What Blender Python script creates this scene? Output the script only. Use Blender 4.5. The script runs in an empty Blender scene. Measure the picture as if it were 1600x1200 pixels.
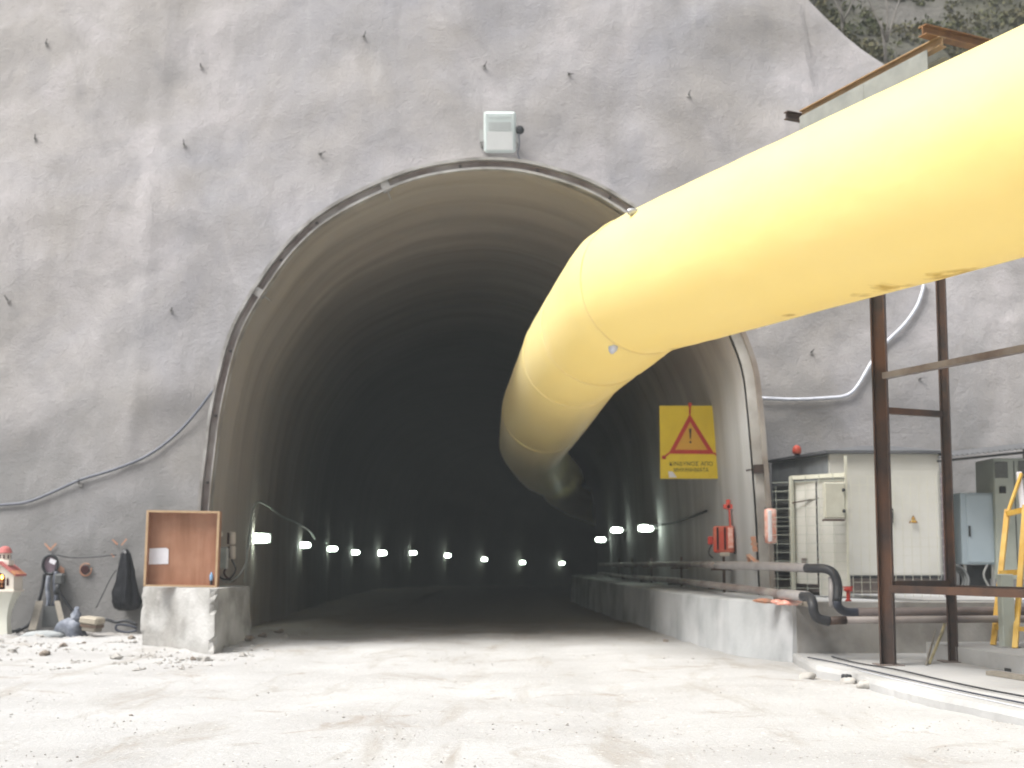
import bpy, math, random
from math import sin, cos, pi, radians, sqrt, atan2, tan
from mathutils import Vector, Matrix, noise
random.seed(7)
S = bpy.context.scene
COL = S.collection

# ------------------------------------------------------------------ camera
F = 1900.0; PITCH = radians(5.5); EYE = 1.6
CY = 870 - F*tan(PITCH)
cam = bpy.data.cameras.new('camera'); cam_o = bpy.data.objects.new('camera', cam); COL.objects.link(cam_o)
cam.sensor_width = 36; cam.lens = F/1600*36
cam.shift_y = (CY-600)/1600
cam.clip_start = .1; cam.clip_end = 2000
cam_o.location = (0, 0, EYE); cam_o.rotation_euler = (radians(90)+PITCH, 0, 0)
cam.dof.use_dof = True; cam.dof.focus_distance = 8.5; cam.dof.aperture_fstop = 2.0
S.camera = cam_o

# ------------------------------------------------------------------ light
SUN_EL = radians(57); SUN_AZ = radians(243)          # behind the camera, a little to the left
w = bpy.data.worlds.new('World'); S.world = w; w.use_nodes = True
nt = w.node_tree; nt.nodes.clear()
wo = nt.nodes.new('ShaderNodeOutputWorld'); bg = nt.nodes.new('ShaderNodeBackground')
sky = nt.nodes.new('ShaderNodeTexSky'); sky.sky_type = 'NISHITA'; sky.sun_disc = False
sky.sun_elevation = SUN_EL; sky.sun_rotation = SUN_AZ; sky.dust_density = 6; sky.air_density = 1; sky.altitude = 300
hs = nt.nodes.new('ShaderNodeHueSaturation'); hs.inputs['Saturation'].default_value = .38
nt.links.new(sky.outputs[0], hs.inputs['Color']); # overcast: the cloud layer is about three times brighter overhead than at the horizon
tcw = nt.nodes.new('ShaderNodeTexCoord'); sw_ = nt.nodes.new('ShaderNodeSeparateXYZ'); nt.links.new(tcw.outputs['Generated'], sw_.inputs[0])
mrw = nt.nodes.new('ShaderNodeMapRange'); mrw.inputs[1].default_value = 0; mrw.inputs[2].default_value = 1; mrw.inputs[3].default_value = .55; mrw.inputs[4].default_value = 1.7
nt.links.new(sw_.outputs[2], mrw.inputs[0])
mxw = nt.nodes.new('ShaderNodeVectorMath'); mxw.operation = 'SCALE'; nt.links.new(hs.outputs[0], mxw.inputs[0]); nt.links.new(mrw.outputs[0], mxw.inputs['Scale'])
nt.links.new(mxw.outputs[0], bg.inputs[0]); nt.links.new(bg.outputs[0], wo.inputs[0])
bg.inputs[1].default_value = .085
sun = bpy.data.lights.new('sun', 'SUN'); sun.energy = 3.7; sun.angle = radians(34); sun.color = (1, .98, .95)
sun_o = bpy.data.objects.new('sun', sun); COL.objects.link(sun_o)
sd = Vector((sin(SUN_AZ)*cos(SUN_EL), cos(SUN_AZ)*cos(SUN_EL), sin(SUN_EL)))
sun_o.rotation_euler = sd.to_track_quat('Z', 'Y').to_euler()
S.view_settings.view_transform = 'Standard'; S.view_settings.look = 'None'; S.view_settings.gamma = 1
S.view_settings.exposure = .66
S.render.engine = 'CYCLES'; S.cycles.max_bounces = 8; S.cycles.diffuse_bounces = 5
S.render.resolution_x = 1024; S.render.resolution_y = 768

# ------------------------------------------------------------------ helpers
def at(px, py, Y):
    u = (px-800)/F; v = (CY-py)/F
    dy = cos(PITCH)-v*sin(PITCH); dz = sin(PITCH)+v*cos(PITCH)
    return Vector((u*Y/dy, Y, EYE+dz*Y/dy))
def on_z(px, py, z=0.0):
    u = (px-800)/F; v = (CY-py)/F
    dy = cos(PITCH)-v*sin(PITCH); dz = sin(PITCH)+v*cos(PITCH)
    t = (z-EYE)/dz
    return Vector((u*t, dy*t, z))
def nz(x, y, z=0.0): return noise.noise(Vector((x, y, z)))
def fbm(x, y, z=0.0, o=4): return noise.fractal(Vector((x, y, z)), 1.0, 2.0, o)

def principled(name):
    m = bpy.data.materials.new(name); m.use_nodes = True
    return m, m.node_tree, m.node_tree.nodes['Principled BSDF']
def mat(name, c1, c2=None, scale=3.0, rough=.8, spec=.3, metal=0.0, bump=0.0, bscale=None, stretch=(1,1,1), c3=None, s3=.4, dist=.02, detail=6, coat=0, lo=.35, hi=.65):
    m, t, b = principled(name)
    b.inputs['Roughness'].default_value = rough; b.inputs['Specular IOR Level'].default_value = spec
    b.inputs['Metallic'].default_value = metal; b.inputs['Coat Weight'].default_value = coat
    c2 = c2 or tuple(c*.75 for c in c1)
    tc = t.nodes.new('ShaderNodeTexCoord'); mp = t.nodes.new('ShaderNodeMapping'); mp.inputs['Scale'].default_value = stretch
    t.links.new(tc.outputs['Object'], mp.inputs[0])
    n = t.nodes.new('ShaderNodeTexNoise'); n.inputs['Scale'].default_value = scale; n.inputs['Detail'].default_value = detail; n.inputs['Roughness'].default_value = .6
    t.links.new(mp.outputs[0], n.inputs[0])
    r = t.nodes.new('ShaderNodeValToRGB'); r.color_ramp.elements[0].position = lo; r.color_ramp.elements[1].position = hi
    r.color_ramp.elements[0].color = (*c1, 1); r.color_ramp.elements[1].color = (*c2, 1)
    t.links.new(n.outputs[0], r.inputs[0]); out = r.outputs[0]
    if c3:
        n3 = t.nodes.new('ShaderNodeTexNoise'); n3.inputs['Scale'].default_value = s3; n3.inputs['Detail'].default_value = 3
        t.links.new(tc.outputs['Object'], n3.inputs[0])
        r3 = t.nodes.new('ShaderNodeValToRGB'); r3.color_ramp.elements[0].position = .42; r3.color_ramp.elements[1].position = .68
        t.links.new(n3.outputs[0], r3.inputs[0])
        mx = t.nodes.new('ShaderNodeMixRGB'); mx.inputs[2].default_value = (*c3, 1)
        t.links.new(r3.outputs[0], mx.inputs[0]); t.links.new(out, mx.inputs[1]); out = mx.outputs[0]
    t.links.new(out, b.inputs['Base Color'])
    if bump:
        nb = t.nodes.new('ShaderNodeTexNoise'); nb.inputs['Scale'].default_value = bscale or scale*4; nb.inputs['Detail'].default_value = 8
        t.links.new(tc.outputs['Object'], nb.inputs[0])
        bp = t.nodes.new('ShaderNodeBump'); bp.inputs['Strength'].default_value = bump; bp.inputs['Distance'].default_value = dist
        t.links.new(nb.outputs[0], bp.inputs['Height']); t.links.new(bp.outputs[0], b.inputs['Normal'])
    return m

class MB:
    def __init__(s): s.v = []; s.f = []; s.uv = None; s.sm = False
    def add(s, vs, fs):
        n = len(s.v); s.v += [Vector(v) for v in vs]; s.f += [tuple(i+n for i in f) for f in fs]; return s
    def box(s, c, size, rot=None, bev=0.0):
        c = Vector(c); hx, hy, hz = [q/2 for q in size]
        if bev:
            b = min(bev, hx*.45, hy*.45, hz*.45); vs = []; 
            for sx in (-1, 1):
                for sy in (-1, 1):
                    for sz in (-1, 1):
                        vs += [(sx*(hx-b), sy*(hy-b), sz*hz), (sx*(hx-b), sy*hy, sz*(hz-b)), (sx*hx, sy*(hy-b), sz*(hz-b))]
            import bmesh
            bm = bmesh.new()
            for v in vs: bm.verts.new(v)
            bmesh.ops.convex_hull(bm, input=list(bm.verts)); bm.verts.index_update()
            vv = [v.co.copy() for v in bm.verts]; ff = [[v.index for v in f.verts] for f in bm.faces]; bm.free()
        else:
            vv = [Vector((sx*hx, sy*hy, sz*hz)) for sx in (-1, 1) for sy in (-1, 1) for sz in (-1, 1)]
            ff = [(0,1,3,2), (4,6,7,5), (0,4,5,1), (2,3,7,6), (0,2,6,4), (1,5,7,3)]
        if rot is not None:
            R = rot if isinstance(rot, Matrix) else Matrix.Rotation(rot, 3, 'Z'); vv = [R @ v for v in vv]
        return s.add([v+c for v in vv], ff)
    def bar(s, a, b, wx, wy=None, up=(0,0,1)):
        a = Vector(a); b = Vector(b); d = (b-a); L = d.length; d.normalize(); wy = wy or wx
        u = Vector(up)
        if abs(d.dot(u)) > .95: u = Vector((1,0,0))
        x = d.cross(u).normalized(); y = x.cross(d).normalized()
        R = Matrix((x, d, y)).transposed()
        return s.box((a+b)/2, (wx, L, wy), R)
    def hbeam(s, a, b, h, wd, t=.015):           # H section steel beam
        a = Vector(a); b = Vector(b); d = (b-a).normalized(); up = Vector((0,0,1))
        if abs(d.dot(up)) > .95: up = Vector((.9,-.43,0)).normalized()
        x = d.cross(up).normalized(); u = x.cross(d).normalized()
        s.bar(a+u*(h/2-t/2), b+u*(h/2-t/2), wd, t, up=u); s.bar(a-u*(h/2-t/2), b-u*(h/2-t/2), wd, t, up=u)
        s.bar(a, b, t, h-2*t-.004, up=u); return s
    def tube(s, pts, r, n=10, cap=True, closed=False):
        pts = [Vector(p) for p in pts]; m = len(pts); rs = r if isinstance(r, (list, tuple)) else [r]*m
        base = len(s.v); pn = None
        for i, p in enumerate(pts):
            if closed: d = pts[(i+1) % m]-pts[i-1]
            else: d = pts[min(i+1, m-1)]-pts[max(i-1, 0)]
            if d.length < 1e-9: d = Vector((0,0,1))
            d.normalize()
            if pn is None:
                q = Vector((0,0,1)) if abs(d.z) < .9 else Vector((1,0,0)); x = d.cross(q).normalized()
            else: x = (pn-d*pn.dot(d)).normalized()
            pn = x; y = d.cross(x)
            for k in range(n):
                a = 2*pi*k/n; s.v.append(p+(x*cos(a)+y*sin(a))*rs[i])
        for i in range(m if closed else m-1):
            j = (i+1) % m
            for k in range(n):
                s.f.append((base+i*n+k, base+i*n+(k+1) % n, base+j*n+(k+1) % n, base+j*n+k))
        if cap and not closed:
            s.f.append(tuple(base+k for k in reversed(range(n)))); s.f.append(tuple(base+(m-1)*n+k for k in range(n)))
        return s
    def lathe(s, c, prof, n=20):
        c = Vector(c); base = len(s.v); m = len(prof)
        for r, z in prof:
            for k in range(n): s.v.append(c+Vector((r*cos(2*pi*k/n), r*sin(2*pi*k/n), z)))
        for i in range(m-1):
            for k in range(n): s.f.append((base+i*n+k, base+i*n+(k+1) % n, base+(i+1)*n+(k+1) % n, base+(i+1)*n+k))
        s.f.append(tuple(base+k for k in reversed(range(n)))); s.f.append(tuple(base+(m-1)*n+k for k in range(n))); return s
    def prism(s, poly, vec):
        n = len(poly); vec = Vector(vec); a = [Vector(p) for p in poly]
        fs = [tuple(range(n)), tuple(reversed(range(n, 2*n)))]
        fs += [(i, i+n, (i+1) % n+n, (i+1) % n) for i in range(n)]
        return s.add(a+[p+vec for p in a], fs)
    def rock(s, c, r, seed, sq=(1,1,.7), sub=2, rough=.35):
        import bmesh
        bm = bmesh.new(); bmesh.ops.create_icosphere(bm, subdivisions=sub, radius=1)
        bm.verts.index_update(); c = Vector(c); R = Matrix.Rotation(seed*1.7, 3, 'Z')
        vs = []
        for v in bm.verts:
            k = 1+rough*nz(v.co.x*1.1+seed*3.1, v.co.y*1.1, v.co.z*1.1+seed)+rough*.5*nz(v.co.x*3+seed, v.co.y*3, v.co.z*3)
            q = R @ Vector((v.co.x*k*sq[0], v.co.y*k*sq[1], v.co.z*k*sq[2])); vs.append(c+q*r)
        fs = [[v.index for v in f.verts] for f in bm.faces]; bm.free(); return s.add(vs, fs)
    def build(s, name, m, parent=None, smooth=False, origin=None, label=None):
        off = Vector((0,0,0))
        if parent is not None:
            p = parent
            while p is not None: off += p.location; p = p.parent
        else:
            xs = [v.x for v in s.v]; ys = [v.y for v in s.v]; zs = [v.z for v in s.v]
            off = Vector(origin) if origin is not None else Vector(((min(xs)+max(xs))/2, (min(ys)+max(ys))/2, min(zs)))
        me = bpy.data.meshes.new(name); me.from_pydata([v-off for v in s.v], [], s.f); me.validate()
        if smooth: me.polygons.foreach_set('use_smooth', [True]*len(me.polygons))
        me.materials.append(m)
        if s.uv:
            ul = me.uv_layers.new(name='UVMap')
            for lp in me.loops: ul.data[lp.index].uv = s.uv[lp.vertex_index]
        me.update()
        import bmesh
        bm = bmesh.new(); bm.from_mesh(me); bmesh.ops.recalc_face_normals(bm, faces=bm.faces); bm.to_mesh(me); bm.free()
        o = bpy.data.objects.new(name, me); COL.objects.link(o)
        if parent is not None: o.parent = parent
        else: o.location = off
        if label: o['label'] = label
        return o
def tag(o, label, cat, group=None, kind=None):
    o['label'] = label; o['category'] = cat
    if group: o['group'] = group
    if kind: o['kind'] = kind
    return o
def struct(o): o['kind'] = 'structure'; return o
def thing(name, label, cat, loc=(0,0,0), group=None):
    o = bpy.data.objects.new(name, None); o.empty_display_size = .1; COL.objects.link(o); o.location = loc
    return tag(o, label, cat, group)
def copy_tree(o, parent=None):
    c = o.copy(); COL.objects.link(c); c.parent = parent
    for ch in [q for q in list(COL.objects) if q.parent == o]: copy_tree(ch, c)
    return c
def smoothpath(pts, n=8):
    pts = [Vector(p) for p in pts]; P = [2*pts[0]-pts[1]]+pts+[2*pts[-1]-pts[-2]]; out = []
    for i in range(1, len(P)-2):
        for k in range(n):
            t = k/n; a, b, c, d = P[i-1], P[i], P[i+1], P[i+2]
            out.append(.5*((2*b)+(c-a)*t+(2*a-5*b+4*c-d)*t*t+(3*b-a-3*c+d)*t**3))
    out.append(pts[-1]); return out

# ------------------------------------------------------------------ materials
M = {}
def ground_material():
    m, t, b = principled('dusty_ground')
    N, L = t.nodes, t.links
    b.inputs['Roughness'].default_value = .95; b.inputs['Specular IOR Level'].default_value = .15
    tc = N.new('ShaderNodeTexCoord')
    def ns(scale, detail=6, st=(1,1,1), rough=.6, dist=0):
        mp = N.new('ShaderNodeMapping'); mp.inputs['Scale'].default_value = st; L.new(tc.outputs['Object'], mp.inputs[0])
        n = N.new('ShaderNodeTexNoise'); n.inputs['Scale'].default_value = scale; n.inputs['Detail'].default_value = detail
        n.inputs['Roughness'].default_value = rough; n.inputs['Distortion'].default_value = dist; L.new(mp.outputs[0], n.inputs[0]); return n.outputs[0]
    def ramp(i, p0, p1):
        r = N.new('ShaderNodeValToRGB'); r.color_ramp.elements[0].position = p0; r.color_ramp.elements[1].position = p1; L.new(i, r.inputs[0]); return r.outputs[0]
    def mix(fac, a, c):
        x = N.new('ShaderNodeMixRGB'); L.new(fac, x.inputs[0])
        if isinstance(a, tuple): x.inputs[1].default_value = (*a, 1)
        else: L.new(a, x.inputs[1])
        x.inputs[2].default_value = (*c, 1); return x.outputs[0]
    c = mix(ramp(ns(.35, 5, (1, 1.6, 1)), .35, .65), (.455,.455,.45), (.385,.38,.372))
    c = mix(ramp(ns(.8, 8, (1, 1, 1), .7, 1.2), .56, .72), c, (.29,.255,.215))       # brown tracked earth
    c = mix(ramp(ns(1.1, 7, (1.3, .28, 1), .65, .8), .54, .74), c, (.31,.285,.25))     # wheel tracks into the bore
    c = mix(ramp(ns(5, 8, (.5, 1, 1), .75), .60, .74), c, (.30,.27,.235))         # small patches
    c = mix(ramp(ns(45, 6), .60, .75), c, (.27,.255,.235))
    c = mix(ramp(ns(16, 6), .60, .72), c, (.62,.60,.57))
    sp = N.new('ShaderNodeSeparateXYZ'); L.new(tc.outputs['Object'], sp.inputs[0])   # brown mud from the tunnel mouth on; its darkening also paints shade
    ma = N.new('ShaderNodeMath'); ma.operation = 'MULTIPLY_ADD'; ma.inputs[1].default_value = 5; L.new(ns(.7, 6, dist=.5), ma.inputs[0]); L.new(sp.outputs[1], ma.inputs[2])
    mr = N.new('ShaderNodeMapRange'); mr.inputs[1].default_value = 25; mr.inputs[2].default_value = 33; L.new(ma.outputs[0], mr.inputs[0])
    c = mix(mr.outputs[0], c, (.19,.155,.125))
    L.new(c, b.inputs['Base Color'])
    bp = N.new('ShaderNodeBump'); bp.inputs['Strength'].default_value = .9; bp.inputs['Distance'].default_value = .03
    L.new(ns(14, 10, (1,1,1), .7), bp.inputs['Height']); L.new(bp.outputs[0], b.inputs['Normal'])
    return m
M['ground'] = ground_material()
def shotcrete_material():
    m, t, b = principled('shotcrete'); N, L = t.nodes, t.links
    b.inputs['Roughness'].default_value = .92; b.inputs['Specular IOR Level'].default_value = .2
    tc = N.new('ShaderNodeTexCoord')
    def ns(scale, detail=6, st=(1,1,1), rough=.6, dist=0):
        mp = N.new('ShaderNodeMapping'); mp.inputs['Scale'].default_value = st; L.new(tc.outputs['Object'], mp.inputs[0])
        n = N.new('ShaderNodeTexNoise'); n.inputs['Scale'].default_value = scale; n.inputs['Detail'].default_value = detail
        n.inputs['Roughness'].default_value = rough; n.inputs['Distortion'].default_value = dist; L.new(mp.outputs[0], n.inputs[0]); return n.outputs[0]
    def mix(i, p0, p1, a, c, k=1.0):
        r = N.new('ShaderNodeValToRGB'); r.color_ramp.elements[0].position = p0; r.color_ramp.elements[1].position = p1; r.color_ramp.elements[1].color = (k,k,k,1); L.new(i, r.inputs[0])
        x = N.new('ShaderNodeMixRGB'); L.new(r.outputs[0], x.inputs[0])
        if isinstance(a, tuple): x.inputs[1].default_value = (*a, 1)
        else: L.new(a, x.inputs[1])
        x.inputs[2].default_value = (*c, 1); return x.outputs[0]
    c = mix(ns(.22, 4, dist=.6), .38, .62, (.36,.34,.325), (.33,.325,.342))       # warm to cool
    c = mix(ns(.45, 5, (1,1,.7), dist=1), .46, .70, c, (.48,.455,.46), .8)          # pale clouds
    c = mix(ns(.6, 5, (1,1,.8), dist=1.2), .50, .74, c, (.25,.245,.245), .6)
    sp = N.new('ShaderNodeSeparateXYZ'); L.new(tc.outputs['Object'], sp.inputs[0])       # shade over the lower wall painted in, with a ragged top
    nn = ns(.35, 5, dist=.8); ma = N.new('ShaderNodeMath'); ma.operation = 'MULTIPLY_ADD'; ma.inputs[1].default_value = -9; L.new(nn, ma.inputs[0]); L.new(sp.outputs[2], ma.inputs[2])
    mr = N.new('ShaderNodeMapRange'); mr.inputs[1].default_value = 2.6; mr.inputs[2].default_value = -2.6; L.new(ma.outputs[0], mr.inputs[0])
    c = mix(mr.outputs[0], 0.0, 1.0, c, (.17,.17,.163), .75)         # painted shade, darker towards the foot
    c = mix(ns(1.6, 4, (1,1,.07)), .60, .78, c, (.48,.47,.47), .28)                 # pale runs
    c = mix(ns(2.3, 4, (1,1,.08)), .60, .80, c, (.18,.177,.175), .25)                  # dark runs
    c = mix(ns(22, 8, rough=.8), .50, .75, c, (.15,.147,.145), .4)
    L.new(c, b.inputs['Base Color'])
    bp = N.new('ShaderNodeBump'); bp.inputs['Strength'].default_value = .9; bp.inputs['Distance'].default_value = .035
    L.new(ns(20, 10, rough=.75), bp.inputs['Height'])
    b2 = N.new('ShaderNodeBump'); b2.inputs['Strength'].default_value = .4; b2.inputs['Distance'].default_value = .09
    L.new(ns(2.2, 5), b2.inputs['Height']); L.new(bp.outputs[0], b2.inputs['Normal']); L.new(b2.outputs[0], b.inputs['Normal'])
    return m
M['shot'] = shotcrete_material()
def lining_material():
    m, t, b = principled('tunnel_shotcrete'); N, L = t.nodes, t.links
    b.inputs['Roughness'].default_value = .85; b.inputs['Specular IOR Level'].default_value = .25
    uv = N.new('ShaderNodeTexCoord')
    def ns(scale, detail, st, src='UV', dist=0):
        mp = N.new('ShaderNodeMapping'); mp.inputs['Scale'].default_value = st; L.new(uv.outputs[src], mp.inputs[0])
        n = N.new('ShaderNodeTexNoise'); n.inputs['Scale'].default_value = scale; n.inputs['Detail'].default_value = detail; n.inputs['Distortion'].default_value = dist
        L.new(mp.outputs[0], n.inputs[0]); return n.outputs[0]
    def mix(i, p0, p1, a, c, k=1.0):
        r = N.new('ShaderNodeValToRGB'); r.color_ramp.elements[0].position = p0; r.color_ramp.elements[1].position = p1; r.color_ramp.elements[1].color = (k,k,k,1); L.new(i, r.inputs[0])
        x = N.new('ShaderNodeMixRGB'); L.new(r.outputs[0], x.inputs[0])
        if isinstance(a, tuple): x.inputs[1].default_value = (*a, 1)
        else: L.new(a, x.inputs[1])
        x.inputs[2].default_value = (*c, 1); return x.outputs[0]
    c = mix(ns(.55, 4, (1, .16, 1), dist=.5), .3, .7, (.345,.308,.272), (.27,.243,.218))
    c = mix(ns(2.6, 5, (1, .06, 1)), .50, .72, c, (.42,.375,.33), .45)
    c = mix(ns(1.8, 6, (1, .05, 1)), .54, .72, c, (.17,.15,.135), .5)
    c = mix(ns(.8, 4, (1,1,1), 'Object'), .5, .7, c, (.30,.285,.27), .4)
    # the right-hand wall is cooler grey, with daylight on it painted in paler
    sp = N.new('ShaderNodeSeparateXYZ'); L.new(uv.outputs['UV'], sp.inputs[0])
    mr = N.new('ShaderNodeMapRange'); mr.inputs[1].default_value = 17.6; mr.inputs[2].default_value = 19.5; L.new(sp.outputs[1], mr.inputs[0])
    x = N.new('ShaderNodeMixRGB'); L.new(mr.outputs[0], x.inputs[0]); L.new(c, x.inputs[1])
    c2 = mix(ns(1.8, 5, (1, .1, 1)), .4, .65, (.47,.475,.475), (.38,.38,.375))
    L.new(c2, x.inputs[2])
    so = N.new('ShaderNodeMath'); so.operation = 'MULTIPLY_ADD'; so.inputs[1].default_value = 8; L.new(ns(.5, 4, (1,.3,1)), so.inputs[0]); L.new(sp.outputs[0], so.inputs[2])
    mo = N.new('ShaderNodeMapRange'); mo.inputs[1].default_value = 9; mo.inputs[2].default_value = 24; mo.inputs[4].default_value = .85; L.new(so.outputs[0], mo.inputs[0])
    x2 = N.new('ShaderNodeMixRGB'); L.new(mo.outputs[0], x2.inputs[0]); L.new(x.outputs[0], x2.inputs[1]); x2.inputs[2].default_value = (.065,.066,.06,1)   # darker deeper in: fading daylight put into the colour
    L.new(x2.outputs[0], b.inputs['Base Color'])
    bp = N.new('ShaderNodeBump'); bp.inputs['Strength'].default_value = .2; bp.inputs['Distance'].default_value = .02
    L.new(ns(9, 8, (1,.6,1)), bp.inputs['Height']); L.new(bp.outputs[0], b.inputs['Normal'])
    return m
M['lining'] = lining_material()
def duct_material():
    m, t, b = principled('duct_fabric'); N, L = t.nodes, t.links
    b.inputs['Roughness'].default_value = .45; b.inputs['Specular IOR Level'].default_value = .5; b.inputs['Sheen Weight'].default_value = .3; b.inputs['Sheen Roughness'].default_value = .28
    tc = N.new('ShaderNodeTexCoord')
    n = N.new('ShaderNodeTexNoise'); n.inputs['Scale'].default_value = .7; n.inputs['Detail'].default_value = 5; L.new(tc.outputs['Object'], n.inputs[0])
    x = N.new('ShaderNodeMixRGB'); L.new(n.outputs[0], x.inputs[0]); x.inputs[1].default_value = (.96,.87,.46,1); x.inputs[2].default_value = (.95,.84,.38,1)
    # grimy smudges rubbed into the underside
    col = x.outputs[0]
    for (c, r) in DUCT_STAINS:
        g = N.new('ShaderNodeVectorMath'); g.operation = 'DISTANCE'; g.inputs[1].default_value = c; L.new(tc.outputs['Object'], g.inputs[0])
        mr = N.new('ShaderNodeMapRange'); mr.inputs[1].default_value = 0; mr.inputs[2].default_value = r; mr.inputs[3].default_value = 1; mr.inputs[4].default_value = 0; L.new(g.outputs['Value'], mr.inputs[0])
        n2 = N.new('ShaderNodeTexNoise'); n2.inputs['Scale'].default_value = 5; n2.inputs['Detail'].default_value = 6; L.new(tc.outputs['Object'], n2.inputs[0])
        mu = N.new('ShaderNodeMath'); mu.operation = 'MULTIPLY'; L.new(mr.outputs[0], mu.inputs[0]); L.new(n2.outputs[0], mu.inputs[1])
        rr = N.new('ShaderNodeValToRGB'); rr.color_ramp.elements[0].position = .22; rr.color_ramp.elements[1].position = .42; rr.color_ramp.elements[1].color = (.85,.85,.85,1); L.new(mu.outputs[0], rr.inputs[0])
        y = N.new('ShaderNodeMixRGB'); L.new(rr.outputs[0], y.inputs[0]); L.new(col, y.inputs[1]); y.inputs[2].default_value = (.09,.055,.03,1); col = y.outputs[0]
    L.new(col, b.inputs['Base Color'])
    bp = N.new('ShaderNodeBump'); bp.inputs['Strength'].default_value = .35; bp.inputs['Distance'].default_value = .08
    n3 = N.new('ShaderNodeTexNoise'); n3.inputs['Scale'].default_value = 1.6; n3.inputs['Detail'].default_value = 3; L.new(tc.outputs['Object'], n3.inputs[0])
    L.new(n3.outputs[0], bp.inputs['Height']); L.new(bp.outputs[0], b.inputs['Normal'])
    tr = N.new('ShaderNodeBsdfTranslucent'); tr.inputs[0].default_value = (1.0,.80,.11,1); mx = N.new('ShaderNodeMixShader'); mx.inputs[0].default_value = .33
    L.new(b.outputs[0], mx.inputs[1]); L.new(tr.outputs[0], mx.inputs[2]); L.new(mx.outputs[0], N['Material Output'].inputs['Surface'])
    return m
M['concrete'] = mat('cast_concrete', (.36,.35,.33), (.24,.235,.22), 2.2, .9, .2, bump=.6, bscale=18, c3=(.50,.495,.48), s3=1.6)
M['concrete_pale'] = mat('pale_concrete', (.40,.40,.395), (.29,.285,.275), 1.4, .9, .2, bump=.4, bscale=14, c3=(.47,.47,.465), s3=.7)
M['concrete_wall'] = mat('stained_concrete', (.38,.365,.34), (.23,.22,.205), 1.8, .9, .2, bump=.5, bscale=12, stretch=(1,1,.35), c3=(.46,.45,.43), s3=1.2)
M['concrete_ledge'] = mat('ledge_concrete', (.50,.515,.52), (.33,.34,.345), 1.1, .88, .2, bump=.4, bscale=12, stretch=(1,1,.5), c3=(.62,.625,.63), s3=.8)
M['rim'] = mat('galvanised_channel', (.30,.29,.28), (.19,.18,.165), 3, .6, .4, .25, bump=.2, bscale=30, c3=(.42,.41,.40), s3=2.2)
M['rim_brown'] = mat('rusty_channel', (.20,.155,.125), (.13,.10,.085), 4, .75, .3, .2, bump=.2, bscale=30, c3=(.36,.34,.31), s3=.7)
M['rust'] = mat('rusty_steel', (.085,.058,.048), (.055,.047,.045), 6, .6, .4, .4, bump=.3, bscale=40, c3=(.16,.085,.055), s3=1.4)
M['rust_orange'] = mat('orange_primed_beam', (.24,.13,.055), (.17,.09,.045), 5, .7, .3, .0, bump=.2, bscale=30)
M['beam_tan'] = mat('tan_beam', (.32,.22,.12), (.24,.155,.08), 4, .7, .3, 0, bump=.2, bscale=30)
M['grey_sheet'] = mat('weathered_sheet', (.26,.27,.255), (.2,.21,.2), 4, .6, .4, 0)
M['ply'] = mat('plywood', (.36,.18,.11), (.29,.14,.08), 1.2, .6, .35, stretch=(9,9,.7), bump=.1, bscale=30, c3=(.41,.22,.14), s3=2)
M['ply_edge'] = mat('pale_timber_edge', (.48,.34,.21), (.4,.27,.16), 6, .7, .3)
M['paper'] = mat('white_paper', (.78,.77,.80), (.72,.71,.75), 10, .8, .2)
M['black_rubber'] = mat('black_rubber', (.022,.023,.027), (.035,.036,.04), 8, .5, .4)
M['navy_hose'] = mat('navy_hose', (.03,.036,.055), (.05,.056,.075), 8, .45, .5)
M['grey_cable'] = mat('slate_cable', (.09,.10,.13), (.12,.13,.16), 8, .5, .5)
M['white_cable'] = mat('white_cable', (.62,.64,.70), (.5,.52,.58), 8, .5, .4)
M['cream'] = mat('cream_enamel', (.56,.555,.51), (.49,.485,.44), 1.1, .45, .45, c3=(.60,.595,.56), s3=.5)
M['cream_frame'] = mat('cream_frame_paint', (.60,.60,.51), (.50,.49,.41), 3, .5, .4)
M['louvre'] = mat('grey_louvre_paint', (.25,.27,.28), (.20,.21,.22), 3, .5, .4)
M['roof_grey'] = mat('dark_roof_sheet', (.115,.12,.125), (.08,.083,.09), 5, .5, .4)
M['pale_blue'] = mat('pale_blue_enamel', (.42,.50,.55), (.38,.46,.51), 1.5, .4, .5)
M['greygreen'] = mat('grey_green_enamel', (.45,.48,.42), (.38,.41,.36), 2, .5, .4)
M['dark'] = mat('dark_grey_paint', (.045,.048,.052), (.03,.032,.035), 5, .6, .3)
M['vent'] = mat('vent_grey', (.17,.175,.165), (.13,.135,.13), 30, .7, .3)
M['plinth'] = mat('rusty_brown_plinth', (.26,.22,.205), (.19,.16,.15), 3, .8, .25)
M['yellow'] = mat('yellow_steel_paint', (.72,.42,.05), (.60,.34,.045), 4, .5, .4, c3=(.75,.5,.12), s3=3)
M['sign_yellow'] = mat('sign_yellow', (.82,.62,.04), (.74,.54,.035), 2, .5, .4)
M['sign_orange'] = mat('sign_amber', (.70,.38,.05), (.64,.34,.05), 2, .5, .4)
M['sign_red'] = mat('sign_red', (.55,.05,.035), (.47,.045,.03), 3, .5, .4)
M['sign_black'] = mat('sign_black', (.05,.045,.03), (.04,.035,.03), 3, .6, .3)
M['red'] = mat('faded_red_plastic', (.60,.085,.05), (.48,.06,.04), 4, .5, .4, c3=(.62,.17,.10), s3=4)
M['pinkred'] = mat('salmon_plastic', (.80,.36,.28), (.72,.28,.21), 5, .6, .3, c3=(.85,.62,.55), s3=9)
M['spray_red'] = mat('red_spray_paint', (.70,.12,.09), (.6,.12,.1), 9, .9, .1)
M['spray_orange'] = mat('orange_spray_paint', (.56,.25,.15), (.36,.26,.20), 9, .9, .1)
M['pipe'] = mat('rusty_grey_pipe', (.24,.205,.19), (.15,.11,.10), 2.5, .6, .4, .2, c3=(.36,.33,.31), s3=1.3)
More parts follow.
